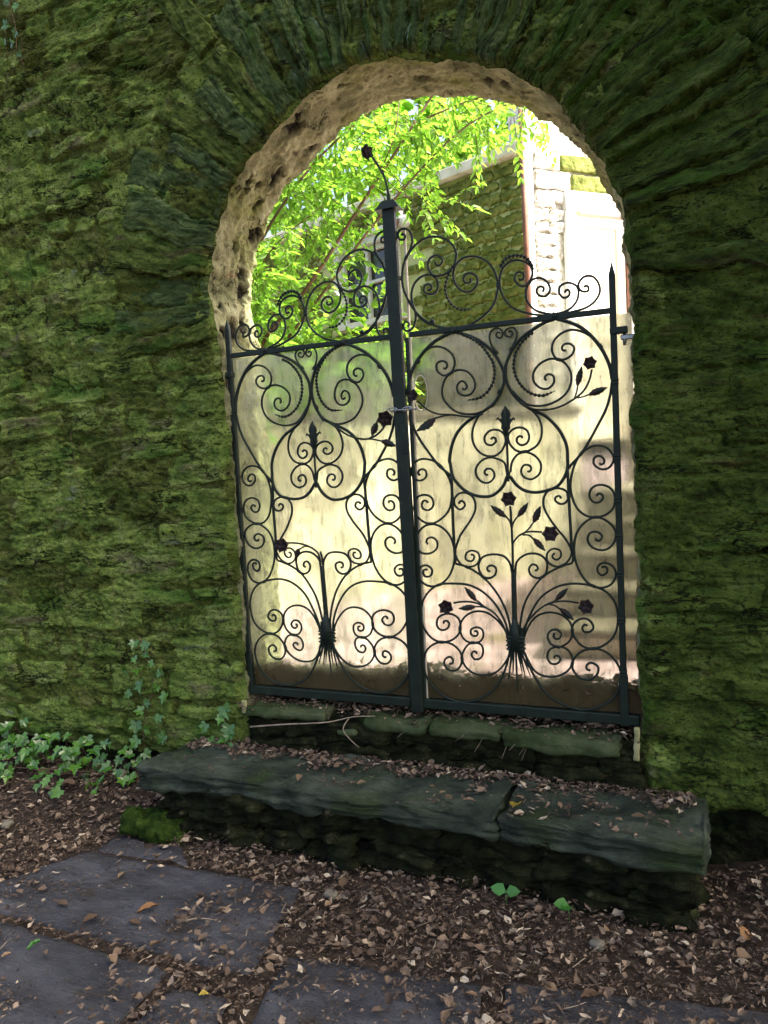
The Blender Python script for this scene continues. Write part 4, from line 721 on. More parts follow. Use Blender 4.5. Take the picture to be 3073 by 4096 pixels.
COLLARS = [('R', 0.946, 1.988, 1), ('L', 0.832, 1.987, 1), ('R', 0.921, 1.905, 1), ('L', 0.852, 1.895, 1), ('R', 0.954, 1.797, 1.2), ('L', 0.816, 1.778, 1.2), ('R', 1.053, 1.705, 1.2), ('L', 0.717, 1.696, 1.2), ('R', 1.162, 1.925, 1.4), ('L', 0.618, 1.912, 1.4), ('R', 1.063, 1.898, 1.1), ('L', 0.71, 1.889, 1.1), ('R', 1.346, 1.819, 1.5), ('L', 0.442, 1.815, 1.5), ('R', 1.475, 1.811, 1.1), ('L', 0.317, 1.813, 1.1), ('R', 1.67, 1.762, 1.1), ('L', 0.135, 1.759, 1.1), ('R', 1.149, 1.654, 2.0), ('L', 0.624, 1.658, 2.0), ('R', 1.574, 1.665, 2.2), ('L', 0.217, 1.665, 2.2), ('R', 0.979, 1.538, 1.2), ('L', 0.794, 1.535, 1.2), ('R', 1.037, 1.604, 1.2), ('L', 0.735, 1.601, 1.2), ('R', 1.326, 1.545, 1.1), ('L', 0.468, 1.56, 1.1), ('R', 1.39, 1.551, 1.1), ('L', 0.406, 1.566, 1.1), ('R', 1.358, 1.458, 1.6), ('L', 0.445, 1.471, 1.6), ('R', 1.334, 1.38, 1.4), ('L', 0.469, 1.379, 1.4), ('R', 1.303, 1.327, 1.4), ('L', 0.5, 1.322, 1.4), ('R', 1.391, 1.368, 1.4), ('L', 0.416, 1.368, 1.4), ('R', 1.43, 1.324, 1.4), ('L', 0.379, 1.321, 1.4), ('R', 1.672, 1.609, 1.2), ('L', 0.128, 1.605, 1.2), ('R', 1.748, 1.526, 1.3), ('L', 0.059, 1.519, 1.3), ('R', 1.583, 1.489, 1.1), ('L', 0.217, 1.491, 1.1), ('R', 1.124, 1.476, 1.1), ('L', 0.658, 1.483, 1.1), ('R', 1.355, 1.178, 1.4), ('L', 0.446, 1.174, 1.4), ('R', 1.287, 1.109, 1.1), ('L', 0.512, 1.113, 1.1), ('R', 1.429, 1.123, 1.1), ('L', 0.374, 1.12, 1.1), ('R', 1.053, 1.081, 1.1), ('L', 0.745, 1.092, 1.1), ('R', 1.659, 1.103, 1.1), ('L', 0.159, 1.094, 1.1), ('R', 1.606, 1.047, 1.2), ('L', 0.206, 1.042, 1.2), ('R', 1.356, 1.03, 1.6), ('L', 0.443, 1.033, 1.6), ('R', 1.181, 0.955, 1), ('L', 0.618, 0.962, 1), ('R', 1.526, 0.96, 1.1), ('L', 0.279, 0.962, 1.1), ('R', 1.107, 0.921, 1.2), ('L', 0.694, 0.931, 1.2), ('R', 1.603, 0.933, 1.3), ('L', 0.204, 0.93, 1.3), ('R', 1.108, 1.033, 1.1), ('L', 0.69, 1.043, 1.1), ('R', 1.0, 0.826, 1.1), ('L', 0.798, 0.831, 1.1), ('R', 1.71, 0.843, 1.1), ('L', 0.108, 0.84, 1.1), ('R', 1.106, 0.705, 1.3), ('L', 0.702, 0.711, 1.3), ('R', 1.611, 0.707, 1.3), ('L', 0.205, 0.712, 1.3), ('R', 1.159, 0.634, 1), ('L', 0.653, 0.643, 1), ('R', 1.229, 0.59, 1), ('L', 0.58, 0.6, 1), ('R', 1.215, 0.66, 1), ('L', 0.594, 0.671, 1), ('R', 1.504, 0.665, 1), ('L', 0.312, 0.672, 1), ('R', 1.571, 0.644, 1), ('L', 0.247, 0.649, 1), ('R', 1.492, 0.6, 1), ('L', 0.324, 0.606, 1), ('R', 1.026, 0.553, 1.1), ('L', 0.79, 0.554, 1.1), ('R', 1.691, 0.559, 1.1), ('L', 0.125, 0.554, 1.1), ('R', 1.114, 0.361, 1.1), ('L', 0.694, 0.364, 1.1), ('R', 1.6, 0.368, 1.1), ('L', 0.22, 0.365, 1.1), ('R', 1.17, 0.298, 1), ('L', 0.64, 0.298, 1), ('R', 1.538, 0.298, 1), ('L', 0.275, 0.294, 1), ('R', 1.026, 0.294, 1.2), ('L', 0.778, 0.306, 1.2), ('R', 1.683, 0.298, 1.1), ('L', 0.143, 0.296, 1.1), ('R', 1.117, 0.224, 1.1), ('L', 0.696, 0.232, 1.1), ('R', 1.595, 0.229, 1.1), ('L', 0.222, 0.231, 1.1), ('R', 1.36, 0.555, 1.7), ('L', 0.451, 0.561, 1.7), ('R', 1.361, 0.463, 1.7), ('L', 0.452, 0.462, 1.7)]
ROSES = [('R', 1.707, 1.462, 0.028), ('R', 0.954, 1.393, 0.029), ('R', 1.359, 0.929, 0.034), ('R', 1.527, 0.779, 0.035), ('R', 1.061, 0.459, 0.035), ('R', 1.662, 0.477, 0.033), ('L', 0.818, 1.302, 0.039), ('L', 0.252, 0.736, 0.036), ('R', 0.795, 2.456, 0.034)]
IRON_LEAVES = [('R', 1.654, 1.374, 1.674, 1.453, 0.013), ('R', 1.696, 1.336, 1.772, 1.361, 0.014), ('R', 1.05, 1.288, 0.963, 1.234, 0.02), ('R', 1.344, 0.85, 1.276, 0.902, 0.014), ('R', 1.391, 0.849, 1.441, 0.911, 0.013), ('R', 1.456, 0.823, 1.491, 0.896, 0.015), ('R', 1.453, 0.761, 1.503, 0.705, 0.013), ('R', 1.198, 0.485, 1.147, 0.549, 0.013), ('R', 1.193, 0.462, 1.115, 0.45, 0.013), ('R', 1.534, 0.495, 1.592, 0.553, 0.012), ('R', 1.551, 0.465, 1.612, 0.419, 0.014), ('L', 0.744, 1.233, 0.778, 1.293, 0.016), ('L', 0.786, 1.205, 0.864, 1.178, 0.016), ('L', 0.314, 0.682, 0.342, 0.719, 0.016)]
FLEUR = [('R','1357,1321 1366,1307 1375,1294 1378,1278 1372,1266 1380,1262 1389,1271 1396,1264 1395,1253 1389,1261 1378,1249 1373,1240 1374,1221 1366,1216 1362,1197 1345,1198 1343,1217 1335,1224 1337,1243 1333,1252 1323,1266 1317,1258 1316,1269 1324,1275 1332,1265 1340,1268 1336,1281 1340,1296 1350,1308'),('L','443,1315 434,1300 426,1287 424,1270 429,1258 422,1255 414,1264 407,1257 409,1246 414,1254 424,1242 429,1233 428,1215 436,1209 439,1191 456,1193 458,1211 466,1218 463,1236 467,1246 477,1259 484,1252 485,1263 477,1268 469,1258 460,1260 465,1273 461,1289 450,1301')]

gateL = thing('iron_gate_leaf', 'left leaf of the wrought iron gate, with a bent rose low in its middle', 'gate', (.012, 0, 0), 'pair of wrought iron gate leaves')
gateR = thing('iron_gate_leaf', 'right leaf of the wrought iron gate, with the tall centre post and a rose bush', 'gate', (1.80, 0, 0), 'pair of wrought iron gate leaves')
GT = {'L': gateL, 'R': gateR}
def glink(side, name, me, parent=None, loc=(0, 0, 0), **k):
    p = GT[side]
    if parent is not None: return link(name, me, parent, loc=loc, **k)
    return link(name, me, p, loc=Vector(loc)-p.location, **k)
curvepts = {'L': [], 'R': []}
crnd = random.Random(5)
for side, kind, r, txt in CURVES:
    P2 = np.array([[float(v) for v in q.split(',')] for q in txt.split()])/1000
    P2 = catmull(P2, 5); r = r/1000*1.36
    yo = {'twisted_tendril': -.006, 'rose_stem': -.012, 'leaf_stem': -.012, 'bundle_tine': -.002}.get(kind, 0)+crnd.uniform(-.003, .003)
    if kind == 'rose_stem' or kind == 'leaf_stem': pass
    P = np.stack([P2[:, 0], np.full(len(P2), yo), P2[:, 1]], 1)
    if kind in ('scroll', 'twisted_tendril', 'stem'): curvepts[side].append((P2, np.gradient(P2, axis=0)))
    if kind == 'twisted_tendril':
        Q = catmull(P, 5); L = np.concatenate([[0], np.cumsum(np.linalg.norm(np.diff(Q, axis=0), axis=1))]); t = np.linspace(0, L[-1], int(L[-1]/.0035)); Q = np.stack([np.interp(t, L, Q[:, i]) for i in range(3)], 1)
        rad = r*1.25*(.35+.65*sstep(0, .12, 1-t/L[-1]))
        V, F = tubeVF(Q, rad, 6, twist=190, flat=.38)
    elif kind == 'bundle_tine':
        V, F = tubeVF(catmull(P, 3), np.interp(np.linspace(0, 1, len(catmull(P, 3))), [0, .7, 1], [r*1.1, r, r*.35]), 5)
    else:
        V, F = tubeVF(P, r, 6 if kind != 'stalk' else 8)
    glink(side, kind, mesh_np(kind, V, F, M_leafiron if kind == 'leaf_stem' else M_iron))
def tangent(side, x, z):
    best = None
    for P, T in curvepts[side]:
        d = np.hypot(P[:, 0]-x, P[:, 1]-z); i = d.argmin()
        if best is None or d[i] < best[0]: best = (d[i], T[i])
    t = best[1]; return t/np.linalg.norm(t)
prof_s = np.array([-.5, -.42, -.3, -.16, 0, .16, .3, .42, .5]); prof_r = np.array([.62, .95, 1.08, .88, .9, .88, 1.08, .95, .62])
Vc, Fc = tubeVF(np.stack([prof_s, 0*prof_s, 0*prof_s], 1), prof_r, 8, phase=.39); collar_me = mesh_np('collar', Vc, Fc, M_iron)
for side, x, z, s in COLLARS:
    t = tangent(side, x, z); o = glink(side, 'collar', collar_me, loc=(x, 0, z))
    o.rotation_euler = (0, -math.atan2(t[1], t[0]), 0); R_ = .0068*(.55+.45*s)*(1.0 if s < 1.9 else 1.35); o.scale = (.019*(.7+.3*s), R_*1.15, R_*1.15)
# roses: knob with ten petals
def petal_me():
    n, m = 7, 7; V = []
    for i in range(n):
        for j in range(m):
            u = i/(n-1); v = j/(m-1)*2-1
            wdt = .46*math.sin(math.pi*min(1, .12+u*.9))**.6; V.append((v*wdt*.95, -.10-.28*u*u+.16*v*v*u, u*.78+.10*(1-v*v)*u))
    V = np.array(V); V2 = V.copy(); V2[:, 1] += .06
    F = gridF(n, m); A = Acc(); A.add(V, F[:, ::-1]); A.add(V2, F)
    bd = [i for i in range(m)]+[k*m+m-1 for k in range(1, n)]+[(n-1)*m+k for k in range(m-2, -1, -1)]+[k*m for k in range(n-2, 0, -1)]
    bd = np.array(bd); b2 = np.roll(bd, -1); A.add(np.concatenate([V, V2]), np.stack([bd, bd+n*m, b2+n*m, b2], 1)); return A.mesh('petal', M_rose, True)
pet = petal_me()
knob = rockbox('rose', (.26, .24, .26), M_rose, .09, .23, .05, 3, 4)
for i, (side, x, z, R_) in enumerate(ROSES):
    o = glink(side, 'rose', knob, loc=(x, -.022, z)); o.scale = (R_*1.12, R_*1.12, R_*1.12)
    o.rotation_euler = (crnd.uniform(-.35, .35), crnd.uniform(-.4, .4), crnd.uniform(-.45, .45))
    if i == 8: o.rotation_euler = (.2, -.4, .9)
    nP = 6
    for k in range(nP): 
        p = link('petal', pet, o, loc=(0, .05, 0), rot=(0, 2*math.pi*k/nP+.2, 0)); p.scale = (1.0, 1, 1.08)
    for k in range(4): link('petal', pet, o, loc=(0, -.16, 0), rot=(0, 2*math.pi*k/4+.7, 0), scale=(.62, .9, .58))
# iron leaves
def leaf_outline_mesh(name, L, w, mat, teeth=5, th=.0016, curl=.12, seed=0):
    r = random.Random(seed); pts = [(0, 0)]; n = teeth*2
    for k in range(1, n): 
        u = k/n; ww = w*math.sin(math.pi*u**.85)**.9*(1.12 if k % 2 else .86); pts.append((u*L*(1+.02*(k % 2)), ww))
    mid = [(u*L/n, 0) for u in range(0, n+1)]
    V = []; 
    for k in range(n+1):
        u = k/n; c = -curl*L*u*u
        ww = 0 if k in (0, n) else pts[k][1]
        V += [(u*L, c+ww*.25, ww), (u*L, c-w*.12*math.sin(math.pi*u), 0), (u*L, c+ww*.25, -ww)]
    V = np.array(V); V2 = V+np.array([0, th, 0]); F = []
    for k in range(n):
        a = 3*k
        for j in (0, 1): F.append((a+j, a+j+1, a+j+4, a+j+3))
    F = np.array(F); A = Acc(); A.add(V, F); A.add(V2, F[:, ::-1]); bd = np.array([3*k for k in range(n+1)]+[3*n+1, 3*n+2]+[3*k+2 for k in range(n-1, -1, -1)]+[1]); b2 = np.roll(bd, -1); N_ = len(V)
    A.add(np.concatenate([V, V2]), np.stack([bd, b2, b2+N_, bd+N_], 1)); return A.mesh(name, mat, False)
for i, (side, x0, z0, x1, z1, w_) in enumerate(IRON_LEAVES):
    L_ = math.hypot(x1-x0, z1-z0); o = glink(side, 'iron_leaf', leaf_outline_mesh('iron_leaf', L_, w_, M_leafiron, seed=i), loc=(x0, -.012, z0)); o.rotation_euler = (crnd.uniform(-.3, .3), -math.atan2(z1-z0, x1-x0), 0)
import bmesh
def extrude_poly(name, pts, y0, y1, mat):
    bm = bmesh.new(); vs = [bm.verts.new((x, y0, z)) for x, z in pts]; fc = bm.faces.new(vs); g = bmesh.ops.extrude_face_region(bm, geom=[fc])
    for v in g['geom']:
        if isinstance(v, bmesh.types.BMVert): v.co.y = y1
    bmesh.ops.recalc_face_normals(bm, faces=bm.faces); me = bpy.data.meshes.new(name); bm.to_mesh(me); bm.free(); me.materials.append(mat); return me
for side, txt in FLEUR:
    P = [[float(v)/1000 for v in q.split(',')] for q in txt.split()]
    o = glink(side, 'fleur_finial', extrude_poly('fleur_finial', P, -.009, .003, M_iron))
    md = o.modifiers.new('bevel', 'BEVEL'); md.width = .0025; md.segments = 1
    cxm = 1.355 if side == 'R' else .449
    V, F = tubeVF(np.array([(cxm, -.008, 1.20), (cxm, -.011, 1.24), (cxm, -.011, 1.29), (cxm-.001, -.008, 1.318)]), np.array([.005, .006, .007, .002]), 6); glink(side, 'midrib', mesh_np('midrib', V, F, M_iron), loc=(0, 0, 0))
# frame
def bar(side, name, x0, x1, z0, z1, y0=-.011, y1=.011, mat=None, b=.003):
    V, F = bevel_box(x0, x1, y0, y1, z0, z1, b); return glink(side, name, mesh_np(name, V, F, mat or M_iron, False))
def skewbar(side, name, p0, p1, w_, d_, mat=None):
    """straight rectangular bar between two (x, z) ends"""
    p0 = np.array(p0, float); p1 = np.array(p1, float); L_ = np.linalg.norm(p1-p0); V, F = bevel_box(-L_/2, L_/2, -d_/2, d_/2, -w_/2, w_/2, .003)
    o = glink(side, name, mesh_np(name, V, F, mat or M_iron, False), loc=((p0[0]+p1[0])/2, 0, (p0[1]+p1[1])/2)); o.rotation_euler = (0, -math.atan2(p1[1]-p0[1], p1[0]-p0[0]), 0); return o
for side, xp, zt, x2 in (('L', .012, 1.836, .868), ('R', 1.799, 1.85, .932)):
    bar(side, 'hinge_post', xp-.0125, xp+.0125, -.02, zt-.05)
    bar(side, 'hinge_post', xp-.017, xp+.017, -.015, .19, -.0145, .0145).name = 'post_foot'
    s_ = .0118; V = np.array([(xp-s_, -s_, zt-.05), (xp+s_, -s_, zt-.05), (xp+s_, s_, zt-.05), (xp-s_, s_, zt-.05), (xp, 0, zt)]); glink(side, 'spear_tip', mesh_np('spear_tip', V, [np.array([(3, 2, 1, 0)]), np.array([(0, 1, 4), (1, 2, 4), (2, 3, 4), (3, 0, 4)])], M_iron, False))
    xa, xb = min(xp, x2), max(xp, x2)
    bar(side, 'crossbar', xa+.0135, xb, 1.648, 1.671, -.0085, .0085)
    bar(side, 'bottom_rail', (-.022 if side == 'L' else xa-.03), (xb+.0 if side == 'L' else 1.857), -.012, .028, -.013, .013)
    bar(side, 'meeting_bar', x2-.008, x2+.008, .029, 1.647, -.007, .007)
    for zz in (1.38, 1.08, .91, .76, .61, .42, .20):
        for dz in (-.009, .005): bar(side, 'band', xp-.0152, xp+.0152, zz+dz, zz+dz+.006, -.0155, .0155, b=.002)
    for xx in ((.12, .44, .74) if side == 'L' else (1.10, 1.40, 1.66)): bar(side, 'clip', xx-.009, xx+.009, -.013, .0295, -.0145, .0145, b=.002)
    cx_, cz_ = (.4555, .297) if side == 'L' else (1.3605, .307)
    bar(side, 'bundle_wrap', cx_-.034, cx_+.034, cz_-.032, cz_+.030, -.015, .013, b=.005)
    for zz in (-.030, -.014, .006, .022): bar(side, 'wrap_cord', cx_-.041, cx_+.041, cz_+zz, cz_+zz+.009, -.0195, .0175, b=.004)
    # stalk hood round the bundle above the wrap
    V, F = tubeVF(np.array([(cx_, 0, cz_-.03), (cx_, 0, cz_+.05), (cx_-.003, 0, cz_+.11)]), np.array([.030, .022, .010]), 8); glink(side, 'stalk_base', mesh_np('stalk_base', V, F, M_iron))
skewbar('R', 'centre_post', (.9035, -.028), (.8835, 2.205), .056, .030).location.y = -.016
V, F = boxVF(-.028, .028, -.02, .02, 0, .001)
Vh = np.array([(.826, -.045, 2.197), (.940, -.045, 2.197), (.940, .02, 2.197), (.826, .02, 2.197), (.858, -.03, 2.236), (.910, -.03, 2.236), (.910, .006, 2.236), (.858, .006, 2.236)])
Fh = np.array([(3, 2, 1, 0), (4, 5, 6, 7), (0, 1, 5, 4), (1, 2, 6, 5), (2, 3, 7, 6), (3, 0, 4, 7)]); glink('R', 'post_cap', mesh_np('post_cap', Vh, Fh, M_iron, False))
Pf = catmull(np.array([(.885, -.014, 2.23), (.884, -.014, 2.269), (.873, -.014, 2.328), (.864, -.015, 2.355), (.844, -.016, 2.391), (.818, -.018, 2.434), (.806, -.020, 2.446)]), 5)
V, F = tubeVF(Pf, np.interp(np.linspace(0, 1, len(Pf)), [0, .12, .2, .45, .5, .55, 1], [.010, .008, .005, .0045, .0065, .0045, .0045]), 7); glink('R', 'rose_stem', mesh_np('rose_stem', V, F, M_iron))
bar('R', 'latch_plate', .893, .925, 1.14, 1.27, -.034, -.0312, b=.001)
bar('R', 'pale_batten', .934, .943, .0, 2.12, .012, .028, M_paleedge, b=.002)
# plastic sheets with a cut-out by the latch
V, F = bevel_box(-.012, .862, .0165, .0215, .030, 1.646, .0008); glink('L', 'plastic_sheet', mesh_np('plastic_sheet', V, F, M_plastic, False))
bar('L', 'sheet_edge', -.0215, -.0135, .0, 1.66, .012, .024, M_paleedge, b=.002)
ex, ez, erx, erz = .977, 1.405, .031, .078; xL, xR, zB, zT = .945, 1.866, .030, 1.646
ang = np.unique(np.concatenate([np.linspace(-math.pi, math.pi, 64, endpoint=False), [math.atan2(zz-ez, xx-ex) for xx in (xL, xR) for zz in (zB, zT)]]))
ina = np.stack([ex+erx*np.cos(ang), ez+erz*np.sin(ang)], 1); ina[:, 0] = np.maximum(ina[:, 0], xL+.004)
oua = []
for a in ang:
    c, s = math.cos(a), math.sin(a); ts = [t for t in ((xR-ex)/c if c > 1e-9 else 9e9, (xL-ex)/c if c < -1e-9 else 9e9, (zT-ez)/s if s > 1e-9 else 9e9, (zB-ez)/s if s < -1e-9 else 9e9)]; t = min(ts); oua.append((ex+c*t, ez+s*t))
oua = np.array(oua); K = len(ang)
V = np.concatenate([np.stack([p[:, 0], np.full(K, y), p[:, 1]], 1) for y in (.0165, .0215) for p in (ina, oua)])
j = np.arange(K); jn = (j+1) % K; F = np.concatenate([np.stack([j, jn, jn+K, j+K], 1)[:, ::-1], np.stack([j, jn, jn+K, j+K], 1)+2*K, np.stack([j, jn, jn+2*K, j+2*K], 1), np.stack([j+K, jn+K, jn+3*K, j+3*K], 1)[:, ::-1]])
glink('R', 'plastic_sheet', mesh_np('plastic_sheet', V, F, M_plastic_darker, False), label='plastic sheet with an oval hole cut beside the latch')
rimP = np.stack([ina[:, 0], np.full(K, .019), ina[:, 1]], 1); V, F = tubeVF(np.vstack([rimP, rimP[:1]]), .0032, 5); glink('R', 'hole_rim', mesh_np('hole_rim', V, F, M_paleedge))
# hinges
bar('R', 'hinge_strap', 1.786, 1.852, 1.566, 1.592, -.020, .014, b=.002)
hp = thing('hinge_pin', 'grey steel hinge pin fixed into the right jamb of the arch', 'hinge', (1.845, 0, 1.545))
V, F = bevel_box(1.825, 1.885, -.010, .008, 1.541, 1.560, .003); link('pin_plate', mesh_np('pin_plate', V, F, M_steel, False), hp, loc=-hp.location)
V, F = tubeVF(np.array([(1.84, -.002, 1.52), (1.84, -.002, 1.566)]), .007, 8); link('pin', mesh_np('pin', V, F, M_steel), hp, loc=-hp.location)
bar('L', 'hinge_strap', -.040, .028, 1.556, 1.582, -.020, .014, b=.002)
hp2 = thing('hinge_pin', 'rusty hinge pin in the left jamb of the arch', 'hinge', (-.03, 0, 1.53))
V, F = bevel_box(-.062, -.012, -.010, .008, 1.530, 1.548, .003); link('pin_plate', mesh_np('pin_plate', V, F, M_pipe, False), hp2, loc=-hp2.location)
V, F = tubeVF(np.array([(-.028, -.002, 1.512), (-.028, -.002, 1.556)]), .006, 8); link('pin', mesh_np('pin', V, F, M_pipe), hp2, loc=-hp2.location)
# chain round the centre post
chain = thing('chain', 'short grey steel chain looped round the centre post of the gate', 'chain', (.897, -.04, 1.333))
def link_me(hl, hw, r):
    P = [(-hl+hw-hw*math.cos(t), 0, hw*math.sin(t)) for t in np.linspace(-math.pi/2, math.pi/2, 7)]+[(hl-hw+hw*math.cos(t), 0, hw*math.sin(t)) for t in np.linspace(math.pi/2, -math.pi/2, 7)]
    P.append(P[0]); V, F = tubeVF(np.array(P), r, 6); return mesh_np('link', V, F, M_steel)
lm = link_me(.019, .0075, .003)
for (x, y, z, rz, rx, ry, s) in [(.897, -.042, 1.332, 0, 1.45, .03, 1.75), (.866, -.040, 1.337, -.1, .3, .15, 1), (.846, -.026, 1.336, -.5, 1.3, .3, 1), (.930, -.039, 1.336, .2, .2, -.2, 1.05), (.951, -.024, 1.336, .7, 1.3, .1, 1)]:
    o = link('link', lm, chain, loc=Vector((x, y, z))-chain.location, rot=(rx, ry, rz)); o.scale = (s, 1, 1)
# peg and stub under the rails
pg = link('wooden_peg', rockbox('wooden_peg', (.011, .010, .068), M_peg, .008, .004, .003, 3, 20)); pg.location = (1.848, -.075, -.062); pg.rotation_euler = (0, .05, 0); tagit(pg, 'pale mossy wooden peg standing under the right end of the gate', 'peg')
pg2 = link('wooden_stub', rockbox('wooden_stub', (.014, .012, .035), M_peg, .008, .009, .004, 5, 20)); pg2.location = (.022, -.085, -.055); tagit(pg2, 'short rounded wood stub under the left end of the gate', 'stub')
# ================================================================== BEYOND THE GATE
HC = Vector((.644, 4.373, 0)); DL = Vector((-.93606, .35184, 0)); NL = Vector((-.35184, -.93606, 0)); DR = Vector((.71569, .69842, 0)); NR = Vector((.69842, -.71569, 0))
aL = math.atan2(DL.y, DL.x); aR = math.atan2(DR.y, DR.x)
house = thing('stone_house', 'mossy stone house with a white sash window, brown downpipe and cream door behind the gate', 'house', HC)
def hl(name, me, P, rz, **k): return link(name, me, house, loc=Vector(P)-HC, rot=(0, 0, rz), **k)
def face_box(name, D_, N_, az, s0, s1, o0, o1, z0, z1, mat, b=.004, parent=None, **k):
    """box on a facade: s along it, o outwards"""
    flip = 1 if (Vector((-D_.y, D_.x, 0)) @ N_) > 0 else -1
    y0, y1 = sorted((o0*flip, o1*flip)); V, F = bevel_box(-(s1-s0)/2, (s1-s0)/2, y0, y1, -(z1-z0)/2, (z1-z0)/2, b)
    P = HC+D_*((s0+s1)/2)+Vector((0, 0, (z0+z1)/2)); me = mesh_np(name, V, F, mat, False)
    if parent is None: return hl(name, me, P, az, **k)
    o = link(name, me, parent); o.location = Matrix.Rotation(-parent.rotation_euler.z, 3, 'Z') @ (P-HC-parent.location); return o
for s0, s1, z0, z1 in ((0, 1.68, -.1, 4.0), (1.68, 2.62, -.1, 2.78), (1.68, 2.62, 3.62, 4.0), (2.62, 7, -.1, 4.0)): face_box('wall', DL, NL, aL, s0, s1, -.25, 0, z0, z1, M_housemortar)
face_box('eave_board', DL, NL, aL, -.02, 7, -.25, .12, 4.0, 4.10, M_stucco)
blk = [rockbox('ashlar_block', (.5, .022, .053), M_houseblock, .02, .012, .012, 30+k, 9, .6, smooth=True) for k in range(1)]
def blockmesh(i, L_, mat): return rockbox('ashlar_block', (L_/2, .020, .048), mat, .016, .006, .024, 30+i, 14, .7)
LENS = (.17, .26, .34, .44); BM = {(m.name, l, v): blockmesh(7*v+int(l*100), l, m) for m in (M_houseblock, M_limeblock) for l in LENS for v in (0, 1)}
hr = random.Random(3)
z = 1.25
while z < 3.93:
    s = hr.uniform(-.0, .05)*0+.004
    while s < 4.2:
        l = hr.choice(LENS); 
        if not (s+l > 1.60 and s < 2.70 and z+.10 > 2.72 and z < 3.68): hl('ashlar_block', BM[('mossy_rockface_ashlar', l, hr.randint(0, 1))], HC+DL*(s+l/2)+NL*(.004+hr.uniform(-.004, .006))+Vector((0, 0, z+.052)), aL)
        s += l+.018
    z += .1185
# sash window
win = hl('window', mesh_np('window', *boxVF(-.44, .44, -.05, -.04, -.40, .40), M_glass, False), HC+DL*2.15+Vector((0, 0, 3.19)), aL)
def wb(name, x0, x1, z0, z1, y0=-.04, y1=.05, m=M_offwhite):
    V, F = bevel_box(x0, x1, y0, y1, z0, z1, .004); return link(name, mesh_np(name, V, F, m, False), win)
wb('frame', -.52, -.43, -.46, .45); wb('frame', .43, .52, -.46, .45); wb('lintel', -.56, .56, .42, .50, -.05, .09); wb('lintel', -.60, .60, .502, .56, -.05, .12); wb('sill', -.58, .58, -.50, -.44, -.05, .10)
wb('sash_bar', -.02, .02, -.43, .41, -.039, .02); wb('sash_bar', -.43, .43, -.015, .02, -.038, .018); wb('sash_bar', -.43, -.38, -.43, .41, -.037, .022); wb('sash_bar', .38, .43, -.43, .41, -.037, .022); wb('sash_bar', -.38, .38, .36, .41, -.036, .021)
# facade with door
for s0, s1, z0, z1 in ((0, .46, -.1, 4.0), (.46, 1.36, 3.62, 4.0), (1.36, 4.5, -.1, 4.0), (0, 4.5, 4.0, 4.6)): face_box('wall', DR, NR, aR, s0+.001, s1-.001, -.25, 0, z0, z1, M_limeblock)
z = 1.25
while z < 3.55:
    s = .09
    while s < .42:
        l = hr.choice(LENS[:2])
        if s+l > .45: break
        hl('ashlar_block', BM[('limewashed_stone', l, hr.randint(0, 1))], HC+DR*(s+l/2)+NR*.010+Vector((0, 0, z+.052)), aR); s += l+.012
    z += .1185
for s0, s1, z0, z1, m in ((.10, .52, 3.69, 3.86, M_limeblock), (.54, .98, 3.70, 3.85, M_houseblock), (1.0, 1.5, 3.70, 3.86, M_houseblock), (.10, .40, 3.88, 4.03, M_limeblock), (.42, .92, 3.88, 4.04, M_houseblock), (.94, 1.5, 3.88, 4.03, M_limeblock), (.10, .44, 3.56, 3.67, M_limeblock)):
    me = rockbox('lintel_stone', ((s1-s0)/2, .03, (z1-z0)/2), m, .025, .012, .014, int(s0*100+z0*10), 9, .5); hl('lintel_stone', me, HC+DR*((s0+s1)/2)+NR*.012+Vector((0, 0, (z0+z1)/2)), aR)
face_box('door_header', DR, NR, aR, .44, 1.42, .002, .075, 3.50, 3.68, M_white)
face_box('door_casing', DR, NR, aR, .44, .56, .002, .06, 1.2, 3.498, M_white)
face_box('door_casing', DR, NR, aR, 1.24, 1.42, .002, .06, 1.2, 3.498, M_white)
dr_ = face_box('door', DR, NR, aR, .56, 1.24, -.05, -.01, 1.2, 3.498, M_cream)
for a, b, c, d in ((.60, 1.20, 3.36, 3.46), (.60, .70, 1.3, 3.35), (1.10, 1.20, 1.3, 3.35), (.71, 1.09, 2.2, 2.3)): face_box('door_rail', DR, NR, aR, a, b, -.009, .012, c, d, M_cream, parent=dr_)
face_box('door_stop', DR, NR, aR, 1.205, 1.235, -.008, .03, 1.2, 3.49, M_pipe, b=.002, parent=dr_)
for z0, z1 in ((0, 2.0), (2.0, 4.6)):
    V, F = tubeVF(np.array([(0, 0, z0), (0, 0, z1-.005)]), .028, 8); hl('downpipe', mesh_np('downpipe', V, F, M_pipe), HC+DL*(-.015)+NR*.02+NL*.05, 0)
face_box('corner_board', DR, NR, aR, .012, .085, .001, .035, -.1, 4.6, M_white)
lamp = thing('wall_lamp', 'white security lamp on the mossy house wall beside the top of the centre post', 'lamp', HC+DL*1.50+NL*.1+Vector((0, 0, 3.75)))
lamp.rotation_euler = (0, 0, aL)
V, F = bevel_box(-.055, .055, .03, .11, -.03, .13, .01); link('bracket', mesh_np('bracket', V, F, M_white, False), lamp)
V, F = tubeVF(np.array([(0, .03, 0), (-.06, -.02, -.02), (-.10, -.08, -.08)])*[1, -1, 1], np.array([.03, .05, .06]), 10); link('lamp_head', mesh_np('lamp_head', V, F, M_white), lamp)
V, F = tubeVF(np.array([(.02, .10, -.04), (.02, .16, -.13)]), np.array([.045, .055]), 10); link('lamp_shade', mesh_np('lamp_shade', V, F, M_pipe), lamp)
